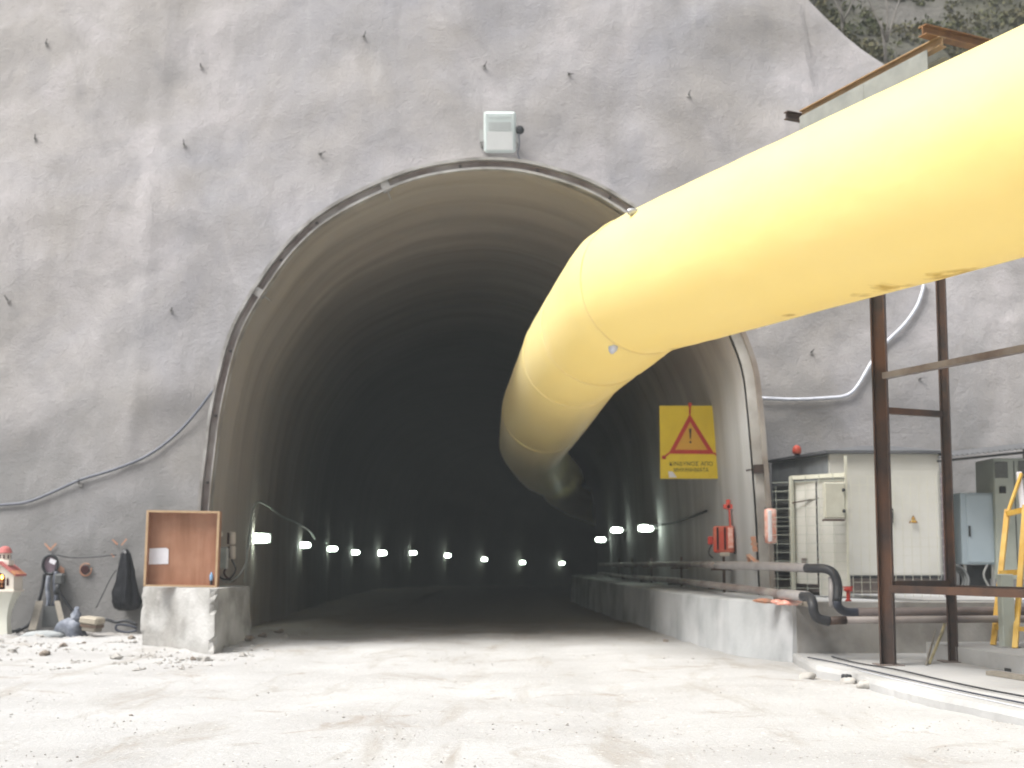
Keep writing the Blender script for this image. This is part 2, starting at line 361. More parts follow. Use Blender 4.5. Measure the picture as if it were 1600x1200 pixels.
M['pipe_pale'] = mat('pale_grey_pipe', (.36,.34,.335), (.27,.25,.245), 3, .5, .4, .1)
M['pipe_brown'] = mat('brown_grey_pipe', (.20,.165,.155), (.14,.115,.11), 3, .6, .4, .1)
M['housing'] = mat('grey_plastic_housing', (.30,.32,.30), (.24,.26,.24), 5, .5, .4)
M['box_grey'] = mat('junction_grey', (.38,.385,.37), (.31,.31,.3), 4, .55, .4)
M['tube_tan'] = mat('tan_plastic', (.52,.46,.39), (.44,.39,.33), 4, .5, .4)
M['plaster'] = mat('white_plaster', (.72,.72,.64), (.66,.66,.58), 3, .8, .3, bump=.1, bscale=20)
M['plaster_warm'] = mat('cream_plaster', (.74,.68,.60), (.68,.62,.54), 3, .8, .3, bump=.1, bscale=20)
M['tile'] = mat('pink_red_tile', (.50,.16,.15), (.40,.12,.11), 12, .7, .3)
M['terracotta'] = mat('terracotta', (.55,.27,.13), (.45,.21,.1), 10, .7, .3)
M['recess'] = mat('dark_interior', (.07,.03,.03), (.05,.02,.02), 5, .8, .2)
M['purple'] = mat('mauve_plastic', (.22,.17,.20), (.16,.12,.145), 5, .45, .5)
M['board_grey'] = mat('grey_board', (.14,.145,.145), (.10,.105,.105), 2, .8, .2)
M['timber_dusty'] = mat('dusty_timber', (.27,.245,.205), (.21,.19,.16), 5, .85, .2, stretch=(4,4,.6))
M['cement'] = mat('spilt_cement', (.38,.40,.40), (.30,.315,.32), 5, .95, .1, bump=.6, bscale=20)
M['sack'] = mat('blue_grey_sacking', (.17,.19,.23), (.11,.12,.15), 7, .7, .3, bump=.5, bscale=20, c3=(.30,.32,.36), s3=6)
M['sheet_black'] = mat('black_polythene', (.008,.009,.011), (.014,.014,.017), 4, .35, .3, bump=.6, bscale=5, dist=.05)
M['case'] = mat('tan_plastic_case', (.40,.36,.29), (.33,.29,.23), 4, .7, .3)
M['case_dark'] = mat('brown_case_lip', (.16,.11,.08), (.12,.085,.065), 4, .7, .3)
M['straw'] = mat('straw_yellow_wood', (.42,.37,.23), (.35,.3,.18), 6, .8, .2)
M['steel_bright'] = mat('bright_steel', (.55,.56,.58), (.42,.43,.45), 9, .4, .5, .6)
M['bolt'] = mat('dark_bolt_steel', (.11,.10,.10), (.075,.07,.07), 9, .5, .4, .4)
M['blue'] = mat('blue_plastic', (.20,.36,.55), (.17,.31,.5), 9, .5, .4)
M['stone'] = mat('pale_limestone', (.42,.405,.38), (.30,.285,.265), 6, .9, .2, bump=.4, bscale=20)
M['stone_dark'] = mat('brown_stone', (.28,.24,.20), (.20,.17,.145), 6, .9, .2, bump=.4, bscale=20)
M['lamp_case'] = mat('pale_aqua_enamel', (.62,.69,.67), (.56,.63,.61), 4, .4, .5)
M['lamp_glass'] = mat('floodlight_glass', (.72,.74,.72), (.66,.68,.66), 3, .12, .6, lo=.3, hi=.7)
M['lamp_dim'] = mat('floodlight_reflector', (.50,.54,.52), (.44,.47,.46), 3, .3, .5)
M['hill'] = mat('hillside_soil', (.10,.098,.078), (.055,.056,.038), .8, .95, .1, bump=.8, bscale=5, dist=.1, c3=(.12,.115,.105), s3=.5)
M['leaf'] = mat('scrub_leaf', (.06,.075,.03), (.12,.105,.06), 1.2, .8, .2)
M['twig'] = mat('pale_twig', (.22,.205,.19), (.18,.165,.15), 4, .9, .1)
M['netting'] = mat('grey_rockface', (.23,.235,.245), (.15,.155,.16), .9, .95, .1, bump=.8, bscale=4, dist=.1)
def emit(name, col, st):
    m = bpy.data.materials.new(name); m.use_nodes = True; t = m.node_tree; b = t.nodes['Principled BSDF']
    b.inputs['Base Color'].default_value = (*col, 1); b.inputs['Emission Color'].default_value = (*col, 1); b.inputs['Emission Strength'].default_value = st; return m
M['lens'] = emit('lit_lamp_lens', (.88,1,.88), 24)
M['flame'] = emit('oil_lamp_flame', (1,.38,.08), 7)

# ------------------------------------------------------------------ tunnel centreline and section
RIM = [(309,1010),(311,900),(314,795),(322,715),(335,624),(365,514),(421,420),(470,362),(520,324),(582,292),(650,266),(725,253),(790,252),(850,262),(925,287),(992,326),(1052,372),(1105,430),(1138,477),(1163,527),(1180,577),(1188,640),(1195,720),(1201,800),(1206,900),(1210,1010)]
TY = 22.0; TX = -.45; TH0 = radians(-2.8); S1 = 25; RC = 120.0
secp = smoothpath([Vector((q.x-TX, 0, q.z)) for q in (at(px, py, TY) for px, py in RIM)], 8)
def resample(ps, n):
    L = [0]
    for i in range(1, len(ps)): L.append(L[-1]+(ps[i]-ps[i-1]).length)
    out = []; j = 0
    for k in range(n):
        d = L[-1]*k/(n-1)
        while j < len(L)-2 and L[j+1] < d: j += 1
        out.append(ps[j].lerp(ps[j+1], (d-L[j])/max(1e-6, L[j+1]-L[j])))
    return out, L[-1]
NS = 97
SEC, SECLEN = resample(secp, NS)
SEC[0].z = SEC[-1].z = -.5
def offset_sec(d):
    out = []
    for i, p in enumerate(SEC):
        t = (SEC[min(i+1, NS-1)]-SEC[max(i-1, 0)]).normalized(); n = Vector((t.z, 0, -t.x))   # inward (right of travel)
        out.append(p+n*d)
    return out
INNER = offset_sec(.20)
CL = []; _x, _y, _t = TX, TY, TH0; _s = 0.0
while _s < 150:
    CL.append((_s, _x, _y, _t)); _x += sin(_t)*.25; _y += cos(_t)*.25
    _t += min(max((_s-S1)/8, 0), 1)/RC*.25; _s += .25
def fall(s):
    k = [(0,0),(25,-.1),(50,-.2),(60,-.35),(70,-.6),(80,-.9),(90,-1.05),(150,-2.0)]
    for (a, b), (c, d) in zip(k, k[1:]):
        if s <= c: return b+(d-b)*(s-a)/(c-a)
    return k[-1][1]
def tp(s, off, z):                                  # point in the tunnel: distance in, offset right, height over floor
    i_ = max(0, min(len(CL)-2, int(s*4))); f_ = min(1, max(0, s*4-i_)); q = [u+(v-u)*f_ for u, v in zip(CL[i_], CL[i_+1])]
    return Vector((q[1]+cos(q[3])*off, q[2]-sin(q[3])*off, z+fall(max(s, 0))))
def sms(a, b, x): t = min(1, max(0, (x-a)/(b-a))); return t*t*(3-2*t)
def wr(s): return 1.35*sms(8, 42, s)                # the bore widens a little inward on both sides
def wl2(s): return .22*sms(1, 9, s)
def heading(s):
    i_ = max(0, min(len(CL)-2, int(s*4))); f_ = min(1, max(0, s*4-i_)); return CL[i_][3]*(1-f_)+CL[i_+1][3]*f_

# ground -----------------------------------------------------------
def gh(x, y):
    z = .035*fbm(x*.35, y*.35, 1.3)+.018*fbm(x*1.5, y*1.5, 4.2)+.008*fbm(x*5, y*5, 2.2, 3)
    for cx, ww in ((-2.6,.5), (-.4,.5), (1.3,.45)):
        z -= .04*math.exp(-((x-cx+.05*(y-10)+.25*sin(y*.25))/ww)**2)*(.6+.4*nz(y*.6, cx))
    if y > 23: z -= .0
    if x < -6.0 and y > 20: z += min(1, (-6.0-x)/1.5)*min(1, (y-20)/4)*(.04+.16*abs(fbm(x*1.3, y*1.3, 8)))
    if x < -3.6 and y > 21 and x > -7: z += .10*max(0, 1-abs(x+5.2-(.05)*(y-22))/1.1)*(1+nz(x*2, y*2)*.7)
    if y > 30:
        s = min(range(0, len(CL), 8), key=lambda i: abs(CL[i][2]-y)) ; z += fall(CL[s][0])
    return z
def axis(parts):
    out = []
    for a, b, st in parts:
        n = int(round((b-a)/st)); out += [a+(b-a)*i/n for i in range(n)]
    out.append(parts[-1][1]); return out
gx = axis([(-400,-100,60), (-100,-20,8), (-20,-10,.5), (-10,8,.11), (8,20,.5), (20,100,8), (100,400,60)])
gy = axis([(-400,-60,60), (-60,-4,4), (-4,6,.5), (6,27,.12), (27,45,.5), (45,160,2.5), (160,400,60)])
mb = MB()
for y in gy:
    for x in gx: mb.v.append(Vector((x, y, gh(x, y) if -60 < x < 60 else 0)))
nx = len(gx)
for j in range(len(gy)-1):
    for i in range(nx-1): mb.f.append((j*nx+i, j*nx+i+1, (j+1)*nx+i+1, (j+1)*nx+i))
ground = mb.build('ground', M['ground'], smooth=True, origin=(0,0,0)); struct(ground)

# shotcrete face ----------------------------------------------------
def wall_y(x, z):
    y = 24.9+.17*z+.24*fbm(x*.22, z*.24, 3.1, 3)+.045*fbm(x*.75, z*.9, 7.7, 3)+.02*fbm(x*3, z*3, 2, 2)
    y += .10*sin(x*.9+1.5*nz(x*.3, z*.3)) * .4
    d = abs(x+8.05+.0*z)                            # the faint vertical construction ridge left of the portal
    y -= .05*max(0, 1-d/.22)*(1 if z > 5 else max(0, (z-3)/2))
    return y
def _crest(px, py):
    Y = 27.2
    for _ in range(6): p = at(px, py, Y); Y = 24.9+.17*p.z
    return p
CR = [_crest(*q) for q in ((1255,-60), (1262,0), (1292,28), (1330,60), (1362,84), (1400,112), (1440,150))]
CRQ = [(-60,20), (1,19.5), (CR[0].x-.8,CR[0].z+1.2)]+[(p.x, p.z) for p in CR]+[(CR[-1].x+1.5, CR[-1].z-.6), (60, CR[-1].z-.8)]
def ztop(x):
    for (a, b), (c, d) in zip(CRQ, CRQ[1:]):
        if x <= c: return b+(d-b)*(x-a)/(c-a)+.10*nz(x*1.3, 4)
    return 11
wx = axis([(-46,-15,1), (-15,14,.16), (14,46,1)])
NZ = 100
poly = [(p.x+TX-.14, p.z) for p in offset_sec(-.12)]
def inside(x, z):
    c = False; j = len(poly)-1
    for i in range(len(poly)):
        xi, zi = poly[i]; xj, zj = poly[j]
        if (zi > z) != (zj > z) and x < (xj-xi)*(z-zi)/(zj-zi)+xi: c = not c
        j = i
    return c
mb = MB()
for k in range(NZ+1):
    for x in wx:
        z = -.5+(ztop(x)+.5)*k/NZ; mb.v.append(Vector((x, wall_y(x, z), z)))
for k in range(4):                                  # rounded crest turning back into the slope
    for x in wx:
        zt = ztop(x); mb.v.append(Vector((x, wall_y(x, zt)+[.15,.5,1.2,2.5][k], zt+[.08,.1,.0,-.5][k])))
nw = len(wx)
for k in range(NZ+4):
    for i in range(nw-1):
        ids = (k*nw+i, k*nw+i+1, (k+1)*nw+i+1, (k+1)*nw+i)
        c = sum((mb.v[q] for q in ids), Vector())/4
        if c.z < 9.6 and inside(c.x, c.z): continue
        mb.f.append(ids)
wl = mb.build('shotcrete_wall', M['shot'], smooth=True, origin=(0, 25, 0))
tag(wl, 'tall rough grey sprayed concrete face around the tunnel mouth', 'retaining wall')
def wall_at(px, py, d=0.0):
    Y = 25.0
    for _ in range(8):
        p = at(px, py, Y); Y = wall_y(p.x, p.z)
    p = at(px, py, Y-d); return p

# hillside behind -----------------------------------------------------
hx = axis([(-60,0,3), (0,20,.4), (20,60,3)]); mb = MB(); NH = 40
for k in range(NH+1):
    for x in hx:
        t = k/NH*30; zt = ztop(x)
        mb.v.append(Vector((x, wall_y(x, zt)+1.4+t*.72, zt-.9+t*.95+.5*fbm(x*.4, t*.4, 5)*min(1, t)+.12*fbm(x*2, t*2, 1)*min(1, t))))
nh = len(hx)
for k in range(NH):
    for i in range(nh-1): mb.f.append((k*nh+i, k*nh+i+1, (k+1)*nh+i+1, (k+1)*nh+i))
struct(mb.build('hillside', M['hill'], smooth=True, origin=(0, 28, 12)))
def hill_pt(x, t):
    zt = ztop(x); return Vector((x, wall_y(x, zt)+1.4+t*.72, zt-.9+t*.95+.5*fbm(x*.4, t*.4, 5)*min(1, t)+.12*fbm(x*2, t*2, 1)*min(1, t)))
rg = random.Random(3); mb = MB()
for i in range(2600):
    x = rg.uniform(4.5, 16); t = rg.uniform(.6, 11)
    if nz(x*.7, t*.7, 9) < -.2: continue
    c = hill_pt(x, t); R0 = rg.uniform(.12, .38)
    for j in range(16):
        d = Vector((rg.gauss(0,1), rg.gauss(0,1), abs(rg.gauss(0,.8)))).normalized()*R0*rg.uniform(.3, 1); p = c+d
        u = Vector((rg.gauss(0,1), rg.gauss(0,1), rg.gauss(0,1))).normalized()*rg.uniform(.04,.09); v = u.cross(Vector((rg.gauss(0,1), rg.gauss(0,1), rg.gauss(0,1)))).normalized()*rg.uniform(.02,.05)
        mb.add([p-u, p+v, p+u, p-v], [(0,1,2,3)])
tag(mb.build('undergrowth', M['leaf'], origin=(9, 30, 12)), 'low green scrub growing over the slope above the wall', 'undergrowth', kind='stuff')
def bare_shrub(px, py, h, seed, label):
    best = None
    for i in range(60):
        t = i*.15
        x = 7.5
        for _ in range(6):
            q = hill_pt(x, t); x = (px-800)/F*(q.y)*1.03
        q = hill_pt(x, t); k = at(px, py, q.y)
        if best is None or abs(k.z-q.z) < best[0]: best = (abs(k.z-q.z), q)
    b = best[1]; r = random.Random(seed)
    o = thing('bare_shrub', label, 'shrub', b, 'bare shrubs above the wall')
    m1 = MB(); m1.tube([b+Vector((0,0,-.2)), b+Vector((r.uniform(-.1,.1), -.05, h*.3)), b+Vector((r.uniform(-.2,.2), -.1, h*.5))], [.05,.035,.03], 6)
    m1.build('trunk', M['twig'], o, True)
    m2 = MB(); top = b+Vector((0,-.1,h*.28))
    for k in range(3):
        a = (k-1)*.33+r.uniform(-.08,.08); p = top.copy(); pts = [p]
        for s in range(5):
            p = p+Vector((sin(a)*h*.17+r.uniform(-.04,.04), r.uniform(-.08,.06), cos(a)*h*.17)); pts.append(p)
            if s > 0:
                for sg in (-1, 1):
                    e = p+Vector((sg*r.uniform(.1,.3), r.uniform(-.1,.1), r.uniform(.1,.35))); m2.tube([p, (p+e)/2+Vector((0,0,-.03)), e], [.012,.008,.004], 4)
        m2.tube(pts, [.03,.026,.022,.017,.012,.006], 5)
    m2.build('branches', M['twig'], o, True)
bare_shrub(1388, 112, 2.6, 4, 'pale leafless forked shrub on the slope above the tan beam')
bare_shrub(1320, 62, 1.6, 9, 'small leafless shrub beside the dark gully at the wall top')

# tunnel lining ---------------------------------------------------------
portal = thing('tunnel_lining', 'arched concrete lining of the tunnel with ribbed inside and steel edged mouth', 'tunnel', (TX, TY, 0))
svals = axis([(0,30,.16), (30,60,.4), (60,128,.9)])
mb = MB(); mb.uv = []
def rip(s, a):                                      # soft steel-set ribs under the sprayed concrete
    r = .022*sin(2*pi*s/1.25+1.6*nz(s*.4, a*.08))*(.5+nz(s*.2, a*.1, 4))+.034*fbm(s*.55, a*.09, 6, 3)+.03*fbm(s*.3, a*.35, 2, 2)+.008*fbm(s*3, a*1.2, 1, 2)
    return r*min(1, s/.5+.05)
for s in svals:
    th = heading(s); c = tp(s, 0, 0)
    for i, p in enumerate(INNER):
        a = SECLEN*i/(NS-1); t = (SEC[min(i+1, NS-1)]-SEC[max(i-1, 0)]).normalized(); n = Vector((t.z, 0, -t.x))
        q = p+n*rip(s, a)
        if i < 3: q = q+Vector((.0,0,0))
        k_ = min(1, max(-1, q.x/4.5)); q = Vector((q.x+(wr(s)*max(0, k_) + wl2(s)*min(0, k_)), 0, q.z))
        mb.v.append(c+Vector((cos(th)*q.x, -sin(th)*q.x, q.z))); mb.uv.append((s, a))
for j in range(len(svals)-1):
    for i in range(NS-1): mb.f.append((j*NS+i, j*NS+i+1, (j+1)*NS+i+1, (j+1)*NS+i))
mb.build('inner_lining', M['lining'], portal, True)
mb = MB()                                           # unseen cap added at the modelled end to keep sky light out
e = (len(svals)-1); th = heading(svals[-1]); c = tp(svals[-1], 0, 0)
mb.add([c+Vector((cos(th)*p.x*1.1, -sin(th)*p.x*1.1, p.z*1.1-.3)) for p in INNER], [tuple(range(NS))])
mb.build('added_unseen_end_cap', M['lining'], portal)
mb = MB(); OUT = []
for k, (s, d) in enumerate([(0.0,-.0), (.0,-.02), (.6,-.08), (1.6,-.18), (3.0,-.32), (4.5,-.5)]):
    sec = offset_sec(d)
    for p in sec: mb.v.append(tp(0,0,0)+Vector((cos(TH0)*p.x+sin(TH0)*s, -sin(TH0)*p.x*0+s, p.z)))
for j in range(5):
    for i in range(NS-1): mb.f.append((j*NS+i, j*NS+i+1, (j+1)*NS+i+1, (j+1)*NS+i))
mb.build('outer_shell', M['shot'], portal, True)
# steel channel round the mouth: outer flange, inner flange, recessed web
def ring(d0, d1, y0, y1, i0=0, i1=NS-1):
    a = offset_sec(d0); b = offset_sec(d1); m = MB(); rows = []
    for i in range(i0, i1+1):
        A = a[i]; B = b[i]
        rows.append([Vector((TX+A.x, TY+y0, A.z)), Vector((TX+B.x, TY+y0, B.z)), Vector((TX+B.x, TY+y1, B.z)), Vector((TX+A.x, TY+y1, A.z))])
    for r in rows: m.v += r
    for k in range(len(rows)-1):
        for q in range(4): m.f.append((k*4+q, k*4+(q+1) % 4, (k+1)*4+(q+1) % 4, (k+1)*4+q))
    m.f.append((0,1,2,3)); n = (len(rows)-1)*4; m.f.append((n+3,n+2,n+1,n)); return m
cuts = [0, 27, 40, 63, 83, NS-1]
for k in range(5):
    mm = M['rim'] if k < 2 else (M['rim'] if k == 2 else M['rim_brown'])
    i0, i1 = cuts[k], cuts[k+1]
    fr = ring(-.03, .025 if k < 3 else .05, -.13, .06, i0, i1).build('edge_channel', mm, portal, False)
    if k < 3: ring(.155, .20, -.12, .05, i0, i1).build('inner_flange', mm, fr)
    g = ring(.027 if k < 3 else .052, .153 if k < 3 else .215, -.03, .03, i0, i1); g.build('web', M['pipe'] if k < 3 else M['concrete_wall'], fr)
for k in cuts[1:-1]:
    A = offset_sec(-.05)[k]; B = offset_sec(.23)[k]; m = MB()
    m.bar(Vector((TX+A.x, TY-.08, A.z)), Vector((TX+B.x, TY-.08, B.z)), .05, .16); 
    m.bar(Vector((TX+B.x, TY-.05, B.z)), Vector((TX+B.x+(B.x-A.x)*.3, TY+.15, B.z+(B.z-A.z)*.3)), .03, .03)
    m.build('joint_plate', M['rim'] if k < 60 else M['rust'], portal)
for k in (6, 12, 17, 22, 30, 34, 46, 52, 58, 88):
    A = offset_sec(.09)[k]; m = MB(); m.lathe((TX+A.x, TY-.045, A.z), [(.02,-.02),(.03,0),(.02,.02)], 8); m.build('bolt', M['bolt'], portal)

# lamps inside -----------------------------------------------------------
def make_lamp():
    o = thing('tunnel_lamp', '', 'lamp', (0,0,0), 'bulkhead lamps along the tunnel walls')
    m = MB(); m.box((0,.05,0), (.44,.07,.20), bev=.02); m.build('housing', M['housing'], o)
    m = MB()                                           # rounded lens, oblong
    pts = []
    for k in range(24):
        a = 2*pi*k/24; pts.append(Vector((.155*(1 if cos(a) > 0 else -1)*.45+.125*cos(a), 0, .082*sin(a))))
    m.prism([Vector((p.x, .012, p.z)) for p in pts], (0,-.05,0)); m.prism([Vector((p.x*.86, -.04, p.z*.8)) for p in pts], (0,-.035,0))
    m.build('lens', M['lens'], o)
    m = MB(); m.bar((-.2,.06,0), (-.47,.10,.0), .05, .05); m.bar((-.45,.1,-.14), (-.45,.1,.14), .06, .03); m.build('bracket', M['housing'], o)
    return o
lamp0 = make_lamp(); first = True
def place_lamp(s, side, z, label, sc=1.0):
    global first
    o = lamp0 if first else copy_tree(lamp0); first = False
    off = -4.86-.22*sms(1, 9, s) if side < 0 else 4.52+wr(s)
    p = tp(s, off, 0); o.location = (p.x, p.y, z)
    a = -heading(s)
    o.scale = (sc*(1 if side < 0 else -1), sc, sc)
    o.rotation_euler = (0, 0, a+(radians(10) if side < 0 else radians(-10)))
    o['label'] = label
order = ['nearest', 'second', 'third', 'fourth', 'fifth', 'sixth', 'seventh', 'eighth', 'ninth', 'tenth']
LZ = [(0,2.02),(1,1.95),(2,1.89),(3,1.80),(4,1.80),(5,1.83),(6,1.69),(7,1.41),(8,1.13),(9,1.02)]
SC = [1.2,.95,.95,1.0,1.35,1.15,1.25,1.3,1.35,1.4]
for (i, z) in LZ:
    lab = 'large lit white lamp on the left tunnel wall nearest the mouth' if i == 0 else ('lit lamp farthest down the tunnel, beside the dark right wall' if i == 9 else order[i]+' lit lamp along the left tunnel wall counting from the mouth')
    place_lamp(6+9*i-(.4 if i in (2,) else 0), -1, z, lab, SC[i])
for s, z, lab, sc in ((10.4, 2.36, 'lit lamp on the right tunnel wall nearest the warning sign', 1.0), (18.2, 2.48, 'middle one of three lit lamps on the right tunnel wall', .95), (26.5, 2.28, 'farthest of three lit lamps on the right tunnel wall', 1.0)):
    place_lamp(s, 1, z, lab, sc)
# cable clipped along the left lamps
cp = [tp(3.2,-4.86,1.1), tp(3.6,-4.85,2.0), tp(4.2,-4.84,2.72), tp(5.5,-4.8,2.78), tp(8,-4.8,2.62), tp(11,-4.8,2.55), tp(14,-4.8,2.4), tp(15,-4.75,2.2)]
tag(MB().tube(smoothpath(cp), .022, 6).build('lamp_cable', M['housing'], smooth=True), 'grey cable rising past the nearest left lamp and running inward', 'cable')
cp = [tp(3.6,4.76,2.58), tp(6,4.78,2.50), tp(8,4.78,2.46), tp(10.3,4.6,2.46)]
tag(MB().tube(smoothpath(cp), .028, 6).build('lamp_cable', M['black_rubber'], smooth=True), 'dark cable between the right lamp and the red call box', 'cable')

# ventilation duct -----------------------------------------------------------
DR = 1.1
P1 = at(998, 447, 18.5); D0 = Vector((.448, -.894, 0)).normalized()
knots = [P1+D0*26, P1+D0*18, P1+D0*10, P1+D0*5, P1+D0*.5, P1-D0*.1, at(901,552,22.3), at(853,640,27.5), at(832,692,36), at(848,728,44), at(876,748,54), tp(44,4.3,5.4), tp(55,4.3,5.4), tp(75,4.0,5.15), tp(90,4.0,5.15)]
DUCT_STAINS = []
def _st(px, py, Y, r): DUCT_STAINS.append((at(px, py, Y), r))
dense = []
for a, b in zip(knots, knots[1:]):
    n = max(1, int((b-a).length/.18))
    for k in range(n): dense.append(a.lerp(b, k/n))
dense.append(knots[-1])
for _ in range(5):
    dense = [dense[0]]+[(dense[i-1]+dense[i]*2+dense[i+1])/4 for i in range(1, len(dense)-1)]+[dense[-1]]
seams = [P1+D0*11.5, P1+D0*.1, at(940,512,20.7), at(903,555,22.4), at(858,642,27.5), at(836,692,36)]
rs = []
for i, p in enumerate(dense):
    r = DR*(1+.006*nz(i*.12, 3))*(1-.09*sms(18.5, 23, p.y)); 
    for s in seams: r -= .028*math.exp(-((p-s).length/.16)**2)
    rs.append(r)
duct = thing('ventilation_duct', 'huge yellow fabric ventilation duct bending into the tunnel mouth', 'air duct', (P1.x, P1.y, P1.z-DR))
off = duct.location.copy()
for (px, py, Y, r) in ((1385,438,13.7,.42), (1415,430,13.6,.34), (1478,424,13.1,.45), (1512,416,12.9,.4), (1345,452,14.1,.28), (1235,492,15.3,.2), (1055,545,17.9,.2)):
    DUCT_STAINS.append((tuple(at(px, py, Y)-off), r))
M['duct'] = duct_material()
def oriented_tube(pts, rs, n):                      # tube with rings kept upright
    m = MB()
    for i, p in enumerate(pts):
        d = (pts[min(i+1, len(pts)-1)]-pts[max(i-1, 0)]).normalized(); x = d.cross(Vector((0,0,1))).normalized(); y = x.cross(d)
        for k in range(n):
            a = 2*pi*k/n; rr = rs[i]*(1-.012*cos(a+pi)*0)
            wr = 1+.006*sin(a*3+i*.06)+.010*nz(cos(a)*1.5, sin(a)*1.5, i*.09)+.007*nz(cos(a)*4, sin(a)*4, i*.25)+.02*math.exp(-((p-P1).length/1.3)**2)*nz(a*1.2, i*.55, 4)
            m.v.append(p+(x*cos(a)+y*sin(a))*rr*wr)
    for i in range(len(pts)-1):
        for k in range(n): m.f.append((i*n+k, i*n+(k+1) % n, (i+1)*n+(k+1) % n, (i+1)*n+k))
    return m
oriented_tube(dense, rs, 64).build('fabric_tube', M['duct'], duct, True)
for s in seams:
    i = min(range(len(dense)), key=lambda q: (dense[q]-s).length); p = dense[i]; d = (dense[i+1]-dense[i-1]).normalized()
    x = d.cross(Vector((0,0,1))).normalized(); y = x.cross(d); r = rs[i]+.006
    MB().tube([p+(x*cos(2*pi*k/64)+y*sin(2*pi*k/64))*(r-.004) for k in range(64)], .019, 6, closed=True).build('seam_band', M['duct'], duct, True)
def on_duct(px, py, lift=.0):                       # first hit of a sight ray with the tube
    from_o = Vector((0,0,EYE)); d = at(px, py, 10)-from_o; t = .8
    while t < 4:
        q = from_o+d*t
        if min((q-p).length-r for p, r in zip(dense[::2], rs[::2])) < lift: return q
        t += .003
    return at(px, py, 18)
q = on_duct(958, 542, .02); m = MB(); m.rock(q, .09, 5, (1,.5,1.2), 2, .5); m.build('seam_patch', M['white_cable'], duct, True)
q = on_duct(990, 332, .02); m = MB(); m.rock(q, .10, 6, (1.2,.6,.6), 2, .5); m.build('tie_clamp', M['steel_bright'], duct, True)

# rock bolts on the face --------------------------------------------------------
bolt0 = thing('rock_bolt', '', 'rock bolt', (0,0,0), 'rock bolt heads sticking out of the sprayed wall')
m = MB(); m.box((0,-.015,0), (.13,.03,.13), bev=.012); m.build('plate', M['rim'], bolt0)
m = MB(); m.tube([(0,0,0), (.01,-.10,.015)], .03, 6); m.build('nut', M['bolt'], bolt0)
m = MB(); m.tube([(.01,-.08,.015), (.05,-.24,.09)], .016, 6); m.build('shank', M['bolt'], bolt0)
bolts = [(72,69,'rock bolt head near the top left corner of the photo'), (314,104,'pale rock bolt head above left of the arch, right of the vertical ridge'), (568,58,'rock bolt head high above the left shoulder of the arch'),
 (55,218,'rock bolt head at the left edge in the second row down'), (288,227,'rock bolt head in the second row just right of the vertical ridge'), (499,241,'dark bent rock bolt head just above the left shoulder of the arch'),
 (756,105,'rock bolt head straight above the floodlight'), (888,116,'rock bolt head up and right of the floodlight'), (1076,149,'rock bolt head above the right shoulder of the arch'),
 (12,469,'rock bolt head at the far left edge halfway up'), (267,486,'tiny rock bolt head left of the arch at mid height'), (1267,551,'rock bolt head on the right wall under the yellow duct'), (1436,592,'rock bolt head on the right wall between the two steel posts'), (133,300,'')]
fb = True
for i, (px, py, lab) in enumerate(bolts[:-1]):
    o = bolt0 if fb else copy_tree(bolt0); fb = False
    o.location = wall_at(px, py, .02); o.rotation_euler = (radians(-8), radians([10,60,-20,5,-15,40,0,90,20,-30,10,15,50][i]), radians([10,-20,25,5,0,35,15,20,-15,0,10,0,20][i]))
    o.scale = (.65,.65,.65) if i not in (10,11,12) else (.55,.55,.55)
    o['label'] = lab

# floodlight over the crown ------------------------------------------------------
c = wall_at(781, 207, .25); fl = thing('floodlight', 'pale square floodlight fixed to the wall over the crown of the arch', 'floodlight', c)
T = Matrix.Rotation(radians(14), 3, 'X')
m = MB(); m.box(c, (.72,.20,.90), T, bev=.09); m.build('case', M['lamp_case'], fl, False)
m = MB(); m.box(c+T @ Vector((0,-.104,-.19)), (.58,.012,.40), T, bev=.004); m.build('glass', M['lamp_glass'], fl)
m = MB(); m.box(c+T @ Vector((0,-.104,.12)), (.50,.012,.20), T, bev=.004); m.build('reflector', M['lamp_dim'], fl)
m = MB(); m.box(c+T @ Vector((0,-.104,.345)), (.46,.014,.06), T, bev=.004); m.build('rib', M['lamp_case'], fl)
m = MB(); m.rock(c+Vector((.45,-.02,.05)), .10, 3, (1,1,1), 2, .15); m.build('side_knob', M['dark'], fl, True)
m = MB(); 
for sx in (-1, 1):
    m.bar(c+Vector((sx*.41,0,-.22)), c+Vector((sx*.41,.0,.06)), .05, .08); m.bar(c+Vector((sx*.41,0,-.22)), c+Vector((sx*.41,.35,-.26)), .05, .05)
m.build('bracket', M['box_grey'], fl)
m = MB(); m.tube(smoothpath([c+Vector((.43,-.05,-.05)), c+Vector((.44,-.02,-.3)), c+Vector((.40,.05,-.45)), c+Vector((.46,.1,-.62))]), .014, 6); m.build('lead', M['grey_cable'], fl, True)

# wall cables ----------------------------------------------------------------------
pts = [(-120,800), (0,789), (40,785), (80,770), (125,750), (180,733), (230,712), (270,683), (302,650), (336,606)]
o = MB().tube(smoothpath([wall_at(x, y, .07 if x < 300 else .1) for x, y in pts], 6), .028, 8).build('power_cable', M['grey_cable'], smooth=True)
tag(o, 'thick dark cable sagging across the wall left of the arch', 'cable')
q = wall_at(124, 752, .05); o = thing('cable_hook', 'small steel hook holding the sagging dark cable', 'hook', q)
MB().tube(smoothpath([q+Vector((0,.1,-.03)), q+Vector((.0,-.05,-.06)), q+Vector((.02,-.07,.0)), q+Vector((.0,-.05,.05))], 4), .012, 6).build('hook_arm', M['bolt'], o, True)
MB().box(q+Vector((.03,.02,-.07)), (.07,.05,.09), bev=.01).build('clip', M['rim'], o)
pts = [(1444,440), (1441,456), (1432,480), (1412,508), (1385,535), (1362,566), (1340,603), (1322,618), (1290,622), (1240,624), (1190,622)]
